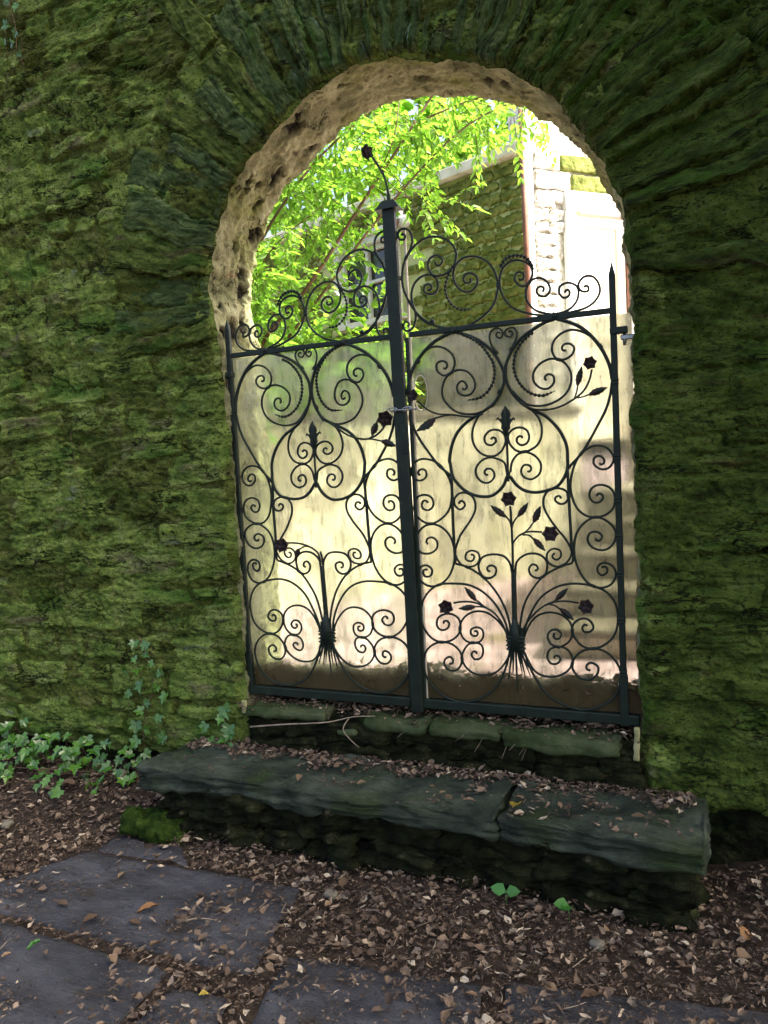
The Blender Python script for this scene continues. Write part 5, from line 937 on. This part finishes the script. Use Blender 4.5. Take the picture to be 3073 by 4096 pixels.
# low stucco garden wall, parallel to the facade
gw = thing('garden_wall', 'low pale stucco garden wall seen through the cloudy sheet of the left gate leaf', 'wall', (-.6, 2.3, -.03))
def along(name, x0, x1, y0, y1, z0, z1, m, amp=.01):
    me = rockbox(name, ((x1-x0)/2, (y1-y0)/2, (z1-z0)/2), m, .06, .015, amp, 5, 4); P = Vector((-1.0, 1.95, 0))+DR*((x0+x1)/2)+Vector((-DR.y, DR.x, 0))*((y0+y1)/2)+Vector((0, 0, (z0+z1)/2))
    o = link(name, me, gw, loc=P-gw.location, rot=(0, 0, aR)); return o
along('rendered_face', -1.8, 3.0, 0, .25, -.1, 1.44, M_stucco); along('coping', -1.85, 3.02, -.03, .28, 1.442, 1.52, M_stairs, .006)
# stone stairs going up behind the right leaf
st = thing('stone_stairs', 'worn stone stairs climbing towards the cream door behind the right gate leaf', 'stairs', (2.3, 1.7, -.03))
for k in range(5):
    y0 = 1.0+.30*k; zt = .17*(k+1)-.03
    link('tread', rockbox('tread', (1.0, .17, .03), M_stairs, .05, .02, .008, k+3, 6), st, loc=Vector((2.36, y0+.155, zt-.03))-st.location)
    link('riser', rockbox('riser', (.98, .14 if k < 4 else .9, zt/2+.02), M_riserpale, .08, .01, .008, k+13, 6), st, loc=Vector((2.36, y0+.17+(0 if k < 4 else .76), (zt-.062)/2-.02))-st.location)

# ================================================================== FOLIAGE
def leaves_np(P, D_, N_, L_, W_, fold=.25, droop=.15):
    n = len(P); D_ = D_/np.linalg.norm(D_, axis=1)[:, None]; S_ = np.cross(N_, D_); S_ /= np.linalg.norm(S_, axis=1)[:, None]+1e-9; N_ = np.cross(D_, S_)
    tpl = [(0, 0, 0), (.33, 0, -.02), (.70, 0, -.05-droop*.4), (1, 0, -droop), (.30, 1, fold), (.68, .72, fold*.6-droop*.4), (.30, -1, fold), (.68, -.72, fold*.6-droop*.4)]
    V = np.stack([P+D_*(a*L_)[:, None]+S_*(b*W_)[:, None]+N_*(c*W_*1.2 if True else 0)[:, None] for a, b, c in tpl], 1).reshape(-1, 3)
    b8 = np.arange(n)[:, None]*8
    T = np.concatenate([b8+np.array(t) for t in ((0, 1, 4), (2, 3, 5), (0, 6, 1), (2, 7, 3))]); Q = np.concatenate([b8+np.array(t) for t in ((1, 2, 5, 4), (1, 6, 7, 2))])
    return V, [T, Q]
V1, F1 = leaves_np(np.zeros((1, 3)), np.array([[1., 0, 0]]), np.array([[0, 0, 1.]]), np.array([1.]), np.array([.26])); leaf_me = mesh_np('leaf', V1, F1, M_foliage_obj, False)
def make_foliage(root, vols, seed, Lr, wr, mat, n_single, stem_mat, down=.35, name='foliage'):
    g = np.random.default_rng(seed); P = []; D_ = []; N_ = []; T = []
    A = Acc()
    for c, r, n in vols:
        c = np.array(c); r = np.array(r)
        for k in range(n):
            q = g.normal(size=3); q /= np.linalg.norm(q); p0 = c+r*q*g.uniform(.1, 1)**.45
            d = q*np.array([1, 1, .5])+g.normal(size=3)*.6; d[2] -= down; d /= np.linalg.norm(d); l = g.uniform(.18, .42)
            m = int(l/.040); ts = np.linspace(0, 1, max(m, 3)); pts = p0+d*ts[:, None]*l+np.array([0, 0, -.12])*ts[:, None]**2*l
            V_, F_ = tubeVF(pts, np.linspace(.0035, .0012, len(pts)), 3); A.add(V_, F_)
            for i, p in enumerate(pts[1:]):
                for sd_ in (-1, 1):
                    sdv = np.cross(d, [0, 0, 1])*sd_; dd = d*.75+sdv*.9+g.normal(size=3)*.28+[0, 0, -.25]
                    P.append(p); D_.append(dd); N_.append(np.array([0, 0, 1])+g.normal(size=3)*.45); T.append(g.uniform(0, 1))
    P, D_, N_, T = map(np.array, (P, D_, N_, T)); n = len(P); L_ = g.uniform(*Lr, n); W_ = L_*g.uniform(wr*.8, wr*1.2, n)
    cpos = np.array(cam.location); ap = L_/np.linalg.norm(P-np.array([2.05, -3.1, 1.13]), axis=1)
    # the ones seen through the arch and largest become parts of their own
    e = P-np.array([2.05, -3.1, 1.13]); t = (YF+3.1)/e[:, 1]; xa = 2.05+e[:, 0]*t; za = 1.13+e[:, 2]*t
    vis = (xa > .05) & (xa < 1.85) & (za > 1.7) & (np.hypot(xa-CX, np.maximum(za-CZ, 0)) < .9)
    order = np.argsort(-(ap*vis)); single = set(order[:n_single].tolist())
    keep = np.array([i for i in range(n) if i not in single])
    V_, F_ = leaves_np(P[keep], D_[keep], N_[keep], L_[keep], W_[keep])
    o = link(name, mesh_np(name, V_, F_, mat, False, attr={'tint': np.repeat(T[keep], 8)}), root, loc=-root.location); o['kind'] = 'stuff'
    for i in single:
        d = Vector(D_[i]).normalized(); nn = Vector(N_[i]); s = nn.cross(d).normalized(); nn = d.cross(s)
        M_ = Matrix(((d.x, s.x, nn.x), (d.y, s.y, nn.y), (d.z, s.z, nn.z))).to_4x4(); o = link('leaf', leaf_me, root); 
        o.matrix_local = Matrix.Translation(Vector(P[i])-root.location) @ M_ @ Matrix.Diagonal((L_[i], L_[i]*wr/.26, L_[i], 1))
    tw = link('twigs', A.mesh('twigs', stem_mat, True), root, loc=-root.location); tw['kind'] = 'stuff'
tree = thing('leafy_tree', 'slender lime green tree arching over the courtyard behind the gate', 'tree', (-1.25, 2.1, -.03))
for P_, r0, r1 in [([(-1.25, 2.1, -.1), (-1.2, 2.1, 1.2), (-1.0, 1.95, 2.0), (-.52, 1.9, 2.42), (-.07, 2.12, 3.1), (.35, 2.35, 3.75), (.7, 2.5, 4.3)], .022, .006),
                   ([(-1.1, 2.2, -.1), (-1.05, 2.1, 1.3), (-.9, 2.0, 1.9), (-.45, 2.0, 2.38), (.05, 2.2, 3.0), (.6, 2.45, 3.55), (1.1, 2.7, 3.8)], .016, .004),
                   ([(-1.3, 2.0, -.1), (-1.25, 1.9, 1.5), (-1.0, 1.8, 2.5), (-.5, 2.0, 3.3), (.2, 2.3, 3.9)], .02, .005),
                   ([(-.1, 2.1, 3.05), (.1, 2.2, 3.45), (.15, 2.3, 3.9)], .007, .003), ([(.3, 2.3, 3.6), (.75, 2.5, 3.75), (1.2, 2.7, 3.7)], .007, .003), ([(-1.0, 1.8, 2.4), (-.7, 1.75, 2.7), (-.3, 1.8, 2.95)], .006, .003)]:
    Pc = catmull(np.array(P_), 8); tube('branch', Pc-np.array(tree.location), np.linspace(r0, r1, len(Pc)), M_stem, tree, n=6)
make_foliage(tree, [((-.85, 2.1, 2.9), (.55, .7, .85), 210), ((.10, 2.45, 3.90), (1.0, .8, .40), 210), ((.92, 2.6, 3.80), (.42, .5, .18), 40), ((.12, 2.4, 3.05), (.32, .4, .18), 26), ((-.35, 2.2, 3.35), (.55, .6, .42), 90)], 5, (.045, .088), .23, M_foliage, 300, M_stem)
shrub = thing('shrub', 'dense green shrub standing against the house wall left of the window', 'shrub', (-.95, 2.2, -.03))
make_foliage(shrub, [((-1.0, 1.7, 2.0), (.5, .4, .6), 75), ((-.30, 2.25, 1.90), (.30, .3, .25), 26), ((-.6, 2.7, 1.95), (.7, .4, .45), 70)], 8, (.07, .13), .22, M_shrub, 120, M_stem, down=.1)
tube('stem', np.array([(0, 0, 0), (.02, .02, .9), (-.1, -.1, 1.6)]), .014, M_stem, shrub)
hedge = thing('tall_hedge', 'tall dark hedge filling the gap behind the tree on the left', 'hedge', (-2.6, 3.6, -.03))
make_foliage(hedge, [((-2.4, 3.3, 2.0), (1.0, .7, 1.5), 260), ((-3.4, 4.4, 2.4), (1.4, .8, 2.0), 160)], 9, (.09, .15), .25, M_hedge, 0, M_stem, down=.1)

far_tree = thing('tall_tree', 'tall pale yellow green tree filling the sky behind the house on the left', 'tree', (-2.6, 8.4, -.03))
make_foliage(far_tree, [((-2.7, 8.3, 5.9), (2.6, 1.2, 2.3), 620), ((-.2, 9.4, 6.4), (1.6, 1.2, 1.6), 200)], 14, (.13, .22), .34, M_foliage, 0, M_stem, down=.2)
tube('trunk', np.array([(0, 0, 0), (.1, .05, 3), (0, 0, 6.5)]), np.array([.16, .12, .04]), M_bark0, far_tree, n=8)
# trees standing by the path outside the frame: they shade it and the front of the wall
M_canopy = leafmat('canopy_leaf', (.045, .090, .012), (.07, .13, .018), (.10, .20, .02), tw=.35, attr='tint')
M_bark = M_bark0
def shade_tree(lab, base, crowns, n, seed):
    t = thing('woodland_tree', lab, 'tree', base); g = np.random.default_rng(seed); P = []
    for c, r in crowns:
        cl = g.normal(size=(n//26, 3)); cl /= np.linalg.norm(cl, axis=1)[:, None]; cl = np.array(c)+cl*np.array(r)*g.uniform(.25, 1, len(cl))[:, None]
        P.append((cl[:, None]+g.normal(size=(len(cl), 26, 3))*.26).reshape(-1, 3))
        k = Vector(base); e = Vector(c); Pc = catmull(np.array([k, k.lerp(e, .5)+Vector((.2, .1, .3)), e]), 6)-np.array(base); tube('trunk', Pc, np.linspace(.16, .04, len(Pc)), M_bark, t, n=8)
    P = np.concatenate(P); n = len(P); D_ = g.normal(size=(n, 3)); N_ = np.array([0, 0, 1])+g.normal(size=(n, 3))*.6; L_ = g.uniform(.13, .22, n)
    V, F = leaves_np(P, D_, N_, L_, L_*.3); o = link('crown', mesh_np('crown', V, F, M_canopy, False, attr={'tint': np.repeat(g.uniform(0, 1, n), 8)}), t, loc=-t.location); o['kind'] = 'stuff'
shade_tree('broad leafy tree right of the gateway, its crown over the wall and path', (6.6, -2.2, -.5), [((5.7, -.75, 5.4), (2.7, 1.15, 1.5)), ((7.2, -1.6, 5.2), (1.8, 1.4, 1.6))], 9000, 31)
shade_tree('leafy tree on the near side of the path, to the right', (5.6, -5.6, -.5), [((4.6, -4.4, 4.6), (2.4, 2.0, 1.9))], 8000, 32)

# ================================================================== IVY
def ivy_me(seed):
    r = random.Random(seed); out = [(0, -.05), (-.30, -.22), (-.52, .02), (-.36, .14), (-.55, .46), (-.24, .46), (0, .95), (.24, .46), (.55, .44), (.36, .14), (.52, .0), (.30, -.22)]
    V = [(0, .18, -.04)]+[(x*(1+r.uniform(-.1, .1)), y*(1+r.uniform(-.1, .1)), .09*abs(x)*2+r.uniform(-.03, .03)-.10*(y > .6)) for x, y in out]
    n = len(out); F = [(0, 1+i, 1+(i+1) % n) for i in range(n)]; return mesh_np('leaf', np.array(V), np.array(F)[:, ::-1], M_ivy, False)
IV = [ivy_me(s) for s in range(5)]
def ivy(name, label, spots, stems, base, seed, size=(.040, .072), mats=None):
    t = thing(name, label, 'ivy', base); g = random.Random(seed)
    for (x, y, z, nx, ny, nz) in spots:
        n_ = (Vector((nx, ny, nz))+Vector((g.gauss(0, .28), g.gauss(0, .28), g.gauss(0, .28)))).normalized()
        d = Vector((g.gauss(0, .6), -.3, -.7+g.gauss(0, .5))); s = d.cross(n_).normalized(); d = n_.cross(s); q = g.uniform(*size)
        M_ = Matrix(((s.x, d.x, n_.x), (s.y, d.y, n_.y), (s.z, d.z, n_.z))).to_4x4(); o = link('leaf', IV[g.randrange(5)], t)
        o.matrix_local = Matrix.Translation(Vector((x, y, z))-t.location) @ M_ @ Matrix.Diagonal((q, q, q, 1))
    A = Acc()
    for P_ in stems: V, F = tubeVF(catmull(np.array(P_)-np.array(base), 5), .0022, 4); A.add(V, F)
    for (x, y, z, *_r) in spots:
        p = np.array((x, y, z))-np.array(base); V, F = tubeVF(np.array([p, p+[g.uniform(-.02, .02), .02, -.035], p+[g.uniform(-.03, .03), .03, -.09]]), .0013, 3); A.add(V, F)
    link('ivy_stems', A.mesh('ivy_stems', M_stem, True), t)['kind'] = 'stuff'; return t
g = random.Random(17); spots = []
while len(spots) < 200:
    x = g.uniform(-2.0, -.60); y = -.09-abs(g.gauss(0, .16)); 
    if y < -.42: continue
    if x > -.85 and g.random() < .35: continue
    zb = -.50+max(0, (-.10-y)*0)+g.uniform(.02, .20)*(1 if y > -.3 else .6)+.10*max(0, min(1, (-x-.9)))*(1 if y > -.2 else .3)
    spots.append((x, y, zb, g.uniform(-.1, .3), -.55, .75))
for x, z in ((-.66, -.19), (-.60, -.12), (-.55, -.06), (-.66, -.03), (-.60, .03), (-.50, .02), (-.46, .08), (-.60, .10), (-.52, .14), (-.63, .16), (-.56, .19), (-.60, .245), (-.55, .24), (-.70, .09), (-.44, -.02), (-.50, -.14), (-.56, -.22), (-.64, -.28), (-.48, -.24)):
    spots.append((x+g.uniform(-.015, .015), -.10, z, 0, -1, .4))
ivy('ivy_patch', 'glossy green ivy creeping along the foot of the wall at the left, one arm climbing', spots, [[(-.62, -.08, -.45), (-.62, -.075, -.2), (-.54, -.075, .0), (-.58, -.075, .2), (-.6, -.08, .27)]]+[[(g.uniform(-2, -1), -.12, -.48), (g.uniform(-1.6, -1), -.25, -.45), (g.uniform(-1.2, -.7), -.2, -.44)] for k in range(8)], (-1.2, -.15, -.5), 3)
ivy('ivy_sprig', 'small bright ivy sprig beside the left foot of the gate', [(-.09, -.10, -.06, 0, -1, .5), (-.10, -.11, -.105, .1, -1, .5), (-.20, -.11, -.155, 0, -1, .6), (-.05, -.12, -.185, 0, -1, .5), (-.08, -.13, -.215, 0, -1, .7), (-.15, -.12, -.23, 0, -1, .6), (-.03, -.13, -.235, 0, -1, .6), (-.06, -.11, -.15, 0, -1, .6)], [[(-.12, -.08, -.3), (-.10, -.085, -.2), (-.09, -.09, -.08)]], (-.11, -.1, -.28), 4, size=(.05, .075))
ivy('vine_sprig', 'thin vine with a few small leaves hanging in the top left corner', [(-1.10, -.12, 3.53, 0, -1, .2), (-1.02, -.13, 3.50, 0, -1, .2), (-1.13, -.13, 3.36, 0, -1, 0), (-1.08, -.13, 3.33, 0, -1, 0), (-1.03, -.14, 3.37, 0, -1, 0), (-1.12, -.13, 3.43, 0, -1, 0), (-1.05, -.12, 3.28, 0, -1, 0)], [[(-1.25, -.1, 3.62), (-1.14, -.16, 3.52), (-1.03, -.18, 3.485), (-.93, -.16, 3.50), (-.91, -.12, 3.58)], [(-1.03, -.17, 3.49), (-1.03, -.14, 3.38), (-1.05, -.13, 3.28)]], (-1.05, -.08, 3.6), 6, size=(.03, .05))
# thin dead rootlets on the left wall
for k, P_ in enumerate([[(-.95, -.078, 1.35), (-.92, -.08, 1.1), (-.90, -.078, .85)], [(-1.1, -.08, .55), (-1.06, -.082, .3), (-1.03, -.08, .05)], [(-.75, -.08, .6), (-.74, -.082, .35), (-.73, -.08, .1)], [(-.93, -.08, .72), (-.86, -.082, .58)]]):
    tube('rootlet', catmull(np.array(P_), 4)+np.array([0, -.004, 0]), .0010, M_stem, None, n=4)
    tagit(bpy.data.objects[-1] if False else col.objects[-1], 'thin dry rootlet clinging to the left part of the wall', 'root', 'thin rootlets on the left part of the wall')

# ================================================================== LEAF LITTER
def flakes(n, fx, fz, dens, smin, smax, seed, lift=.014):
    g = np.random.default_rng(seed); x, y = fx(g, n); k = g.uniform(0, 1, n) < dens(x, y); x, y = x[k], y[k]; n = len(x)
    z = fz(x, y)+g.uniform(.001, lift, n); L_ = smin+(smax-smin)*g.uniform(0, 1, n)**3.0; W_ = L_*np.where(g.uniform(0, 1, n) < .55, g.uniform(.04, .14, n), g.uniform(.16, .42, n))
    a = g.uniform(0, 2*np.pi, n); tilt = g.normal(0, .22, n); D_ = np.stack([np.cos(a), np.sin(a), tilt], 1); N_ = np.stack([g.normal(0, .35, n), g.normal(0, .35, n), np.ones(n)], 1)
    V, F = leaves_np(np.stack([x, y, z], 1), D_, N_, L_, W_, fold=.5, droop=-.5); V = V+g.normal(size=V.shape)*(np.repeat(L_, 8)*.055)[:, None]; return V, F, np.repeat(np.clip(g.beta(1.6, 2.2, n)+.15*(L_ > .03), 0, 1), 8)
def flagmask(x, y):
    x, y = np.asarray(x, float), np.asarray(y, float); on = np.zeros(np.broadcast(x, y).shape, bool)
    for q in FLAGS:
        c = np.array(q); i_ = np.ones(on.shape, bool)
        for k in range(4):
            a, b = c[k], c[(k+1) % 4]; i_ &= ((b[0]-a[0])*(y-a[1])-(b[1]-a[1])*(x-a[0])) > 0
        on |= i_
    return on
def gd(x, y):
    on = flagmask(x, y); n_ = fbm(x*2.2, y*2.6, 1.7, 3); 
    right = sstep(.0, 1.2, x)
    onden = sstep(.10-.55*right, .66-.1*right, n_+.5*sstep(.15, .6, x)*sstep(-1.35, -1.0, y)+.25*right)
    return np.where(on, .03+.42*onden, .92+.08*sstep(-.3, .2, n_))
V, F, T = flakes(90000, lambda g, n: (g.uniform(-2.6, 3.2, n), g.uniform(-2.2, -.07, n)), lambda x, y: np.where(flagmask(x, y), -.543, gz(x, y)), gd, .006, .043, 2, .028)
tagit(link('leaf_litter', mesh_np('leaf_litter', V, F, M_litter, False, attr={'tint': T})), 'brown dry leaf litter covering the ground and gathered between the flagstones', 'leaf litter', kind='stuff')
V, F, T = flakes(60000, lambda g, n: (g.uniform(-1.3, 2.6, n), g.uniform(-1.9, -.5, n)), lambda x, y: np.where(flagmask(x, y), -.544, gz(x, y)), lambda x, y: .10+.75*sstep(.0, .5, fbm(x*3.1, y*4.0, 8.7, 4)+.35*sstep(0, 1.2, x)), .003, .016, 12, .006)
tagit(link('leaf_crumbs', mesh_np('leaf_crumbs', V, F, M_litter, False, attr={'tint': T})), 'fine crumbled leaf scraps over the flagstones', 'leaf litter', kind='stuff')
def sdn(x, y):
    n_ = fbm(x*5, y*7, 4.2, 3); return np.clip(1.4*sstep(-.24, -.11, y+.07*n_)+.16*sstep(.2, .5, n_)+.55*sstep(1.55, 1.75, x)*sstep(2.05, 1.9, x)*sstep(-.42, -.32, y)*sstep(-.2, -.27, y)*sstep(-.1, .3, n_)+.35*np.exp(-((x-.85)/.3)**2-((y+.3)/.06)**2)*0+.008, 0, 1)
V, F, T = flakes(15000, lambda g, n: (g.uniform(-.26, 2.06, n), g.uniform(-.47, -.085, n)), lambda x, y: 0*x-.246, sdn, .006, .042, 3, .012)
tagit(link('step_litter', mesh_np('step_litter', V, F, M_litter, False, attr={'tint': T})), 'dry leaf scraps gathered along the back of the stone step', 'leaf litter', kind='stuff')
V, F, T = flakes(5000, lambda g, n: (g.uniform(.0, 1.86, n), g.uniform(-.10, .25, n)), lambda x, y: -.068+.01*fbm(x*4, y*4, 1.0, 2), lambda x, y: .25+.75*sstep(-.05, .0, y), .008, .045, 4, .04)
tagit(link('sill_litter', mesh_np('sill_litter', V, F, M_litter, False, attr={'tint': T})), 'dark leaf scraps caught under the bottom rails of the gate', 'leaf litter', kind='stuff')
# debris bank heaped against the back of the plastic sheets
bxs = np.linspace(-.02, 1.88, 120); bys = np.linspace(.03, .42, 24); BX, BY = np.meshgrid(bxs, bys, indexing='ij')
BZ = -.06+(.15+.05*fbm(BX*3, BY*2, 2.2, 4))*sstep(.42, .12, BY)+.012*fbm(BX*14, BY*14, 1.0, 3)
bank = link('debris_bank', mesh_np('debris_bank', np.stack([BX, BY, BZ], -1).reshape(-1, 3), gridF(120, 24, flip=True), M_soil)); tagit(bank, 'dark bank of soil and rotting leaves heaped behind the foot of the gate', 'debris', kind='stuff')
V, F, T = flakes(6000, lambda g, n: (g.uniform(.0, 1.86, n), g.uniform(.03, .5, n)), lambda x, y: -.05+(.15+.05*fbm(x*3, y*2, 2.2, 4))*sstep(.42, .12, y), lambda x, y: 0*x+1, .01, .06, 6, .02)
tagit(link('bank_litter', mesh_np('bank_litter', V, F, M_litter, False, attr={'tint': T})), 'brown leaves lying on the bank behind the gate', 'leaf litter', kind='stuff')
# single dry leaves and other small things that stand out
def dry_me(seed, mat):
    r = random.Random(seed); n = 9; V = []; w0 = r.uniform(.20, .34)
    for i in range(n):
        u = i/(n-1); w_ = w0*math.sin(math.pi*min(.98, max(.02, u)))**.8*(1+r.uniform(-.15, .15)); c = .16*math.sin(u*math.pi)*r.uniform(.6, 1.3)
        V += [(u, w_, c+.12+r.uniform(-.03, .05)), (u, 0, c*.5), (u, -w_, c+.10+r.uniform(-.03, .05))]
    F = []
    for i in range(n-1):
        for j in (0, 1): F.append((3*i+j, 3*i+j+1, 3*i+j+4, 3*i+j+3))
    return mesh_np('dry_leaf', np.array(V), np.array(F), mat, True)
DM = [dry_me(s, M_dry) for s in range(6)]
def put_leaf(x, y, z, s, mat=None, name='dry_leaf', label='curled brown dry leaf lying on the path litter', cat='leaf', group='curled dry leaves on the path', seed=0, tilt=.15):
    r = random.Random(seed); o = link(name, DM[seed % 6] if mat is None else dry_me(seed, mat)); o.location = (x, y, z+.004); o.scale = (s, s*r.uniform(.8, 1.3), s*r.uniform(.6, 1.2)); o.rotation_euler = (r.gauss(0, tilt), r.gauss(0, tilt), r.uniform(0, 6.28)); return tagit(o, label, cat, group)
lr = random.Random(23)
for k in range(56):
    x, y = lr.uniform(-1.3, 2.5), lr.uniform(-1.75, -.52)
    zz = -.542 if bool(flagmask(np.array(x), np.array(y))) else float(gz(np.array(x), np.array(y)))+.018
    put_leaf(x, y, zz, lr.uniform(.025, .062), seed=k)
for k in range(22):
    put_leaf(lr.uniform(-.15, 2.0), lr.uniform(-.43, -.12), -.243, lr.uniform(.025, .05), seed=100+k, label='small dry leaf lying on the stone step', group='small dry leaves on the stone step')
SP = {'orange': (0.145, -0.939), 'pebble': (0.751, -0.672), 'gl1': (1.397, -0.501), 'gl2': (1.633, -0.538), 'stone2': (1.19, -0.623), 'pebble_r': (1.742, -0.659), 'leafL1': (-0.978, -0.323), 'whitish': (-1.013, -0.618), 'yl': (1.426, -0.367), 'tan': (2.129, 0.455)}
put_leaf(*SP['orange'], -.540, .075, M_orange, label='orange brown dry leaf lying alone on the left flagstone', group=None, seed=3)
put_leaf(*SP['leafL1'], -.475, .10, M_dry, label='large pale tan leaf on the litter below the ivy', group=None, seed=12)
put_leaf(*SP['yl'], -.243, .075, M_yellow, name='yellow_leaf', label='yellow green fallen leaf on the right slab of the step near the joint', group=None, seed=5)
put_leaf(*SP['tan'], -.50, .09, M_dry, label='pale tan leaf standing at the right end of the step', group=None, seed=7, tilt=.9)
put_leaf(-.13, -1.30, -.540, .05, M_weed, name='green_leaf', label='small fresh green leaf lying on the flagstone at the bottom left', group=None, seed=21)
put_leaf(2.19, -.50, -.535, .06, M_orange, label='orange brown leaf at the right edge beyond the step', group=None, seed=22)
put_leaf(.62, -1.28, -.538, .03, M_yellow, name='yellow_leaf', label='tiny yellow leaf on the path at the bottom', group=None, seed=23)
def weed(P, lab, sizes, seed):
    t = thing('seedling', lab, 'plant', P); r = random.Random(seed)
    for dx, dz, s, rz in sizes:
        V1, F1 = leaves_np(np.zeros((1, 3)), np.array([[math.cos(rz), math.sin(rz)*.4, .15]]), np.array([[0, -.7, 1.]]), np.array([s]), np.array([s*.42]), fold=.15); link('leaf', mesh_np('leaf', V1, F1, M_weed, True), t, loc=(dx, 0, dz))
    tube('stem', np.array([(0, 0, -.03), (0, 0, sizes[0][1])]), .0018, M_weed, t, n=4)
weed((SP['gl1'][0], SP['gl1'][1], -.545), 'tiny green seedling with two leaves at the foot of the step', [(0, .035, .06, 3.0), (0, .035, .055, .3)], 1)
weed((SP['gl2'][0], SP['gl2'][1], -.545), 'small heart shaped green leaf standing in front of the step', [(0, .05, .055, 4.0), (0, .045, .05, 4.7)], 2)
def pebble(key, s, lab, mat, seed):
    o = link('pebble', rockbox('pebble', (s, s*.75, s*.5), mat, s/3, s*.45, s*.2, seed, 20)); o.location = (*SP[key], (-.545 if SP[key][1] < -.5 else -.50)+s*.3); o.rotation_euler = (0, 0, seed); tagit(o, lab, 'stone')
pebble('pebble', .026, 'pale grey stone in the leaf litter before the middle of the step', M_stairs, 3)
pebble('pebble_r', .024, 'grey stone half sunk in the litter right of the middle', M_stairs, 6)
pebble('whitish', .03, 'pale stone on the leaf litter at the far left', M_stairs, 8)
def twig(P_, r, lab, mat=None, group=None):
    tube('twig', catmull(np.array(P_), 4), np.linspace(r, r*.5, len(catmull(np.array(P_), 4))), mat or M_twig, None, n=5); return tagit(col.objects[-1], lab, 'twig', group)
twig([(.075, -.13, -.135), (.28, -.14, -.10), (.50, -.125, -.075), (.62, -.11, -.045), (.72, -.09, -.04)], .0042, 'long thin forked twig lying across the sill under the gate')
twig([(.60, -.11, -.05), (.585, -.15, -.09), (.62, -.16, -.13), (.665, -.16, -.165)], .003, 'short crooked twig hanging from the sill')
twig([(.28, -1.0, -.540), (.34, -.96, -.536), (.41, -.94, -.540)], .004, 'pale straight twig on the large left flagstone')
twig([(-.50, -.30, -.44), (-.42, -.26, -.42), (-.34, -.23, -.41)], .007, 'thick dead twig by the left end of the step')
for k in range(34):
    x, y, a, l = lr.uniform(-1.2, 2.4), lr.uniform(-1.6, -.65), lr.uniform(0, 3.14), lr.uniform(.03, .10); z0 = -.536
    twig([(x, y, z0), (x+math.cos(a)*l*.5, y+math.sin(a)*l*.5, z0+lr.uniform(.002, .012)), (x+math.cos(a+.2)*l, y+math.sin(a+.2)*l, z0+.002)], lr.uniform(.001, .0022), 'short dry stick lying on the path', group='short dry sticks on the path')
for k in range(7):
    x = lr.uniform(.9, 1.75); a = lr.uniform(.3, 1.2)
    twig([(x, -.05, -.055), (x-.05*math.cos(a), -.10, -.06-.05*a), (x-.09*math.cos(a), -.125, -.07-.08*a)], .0012, 'thin straw hanging over the sill stones', group='thin straws over the sill')
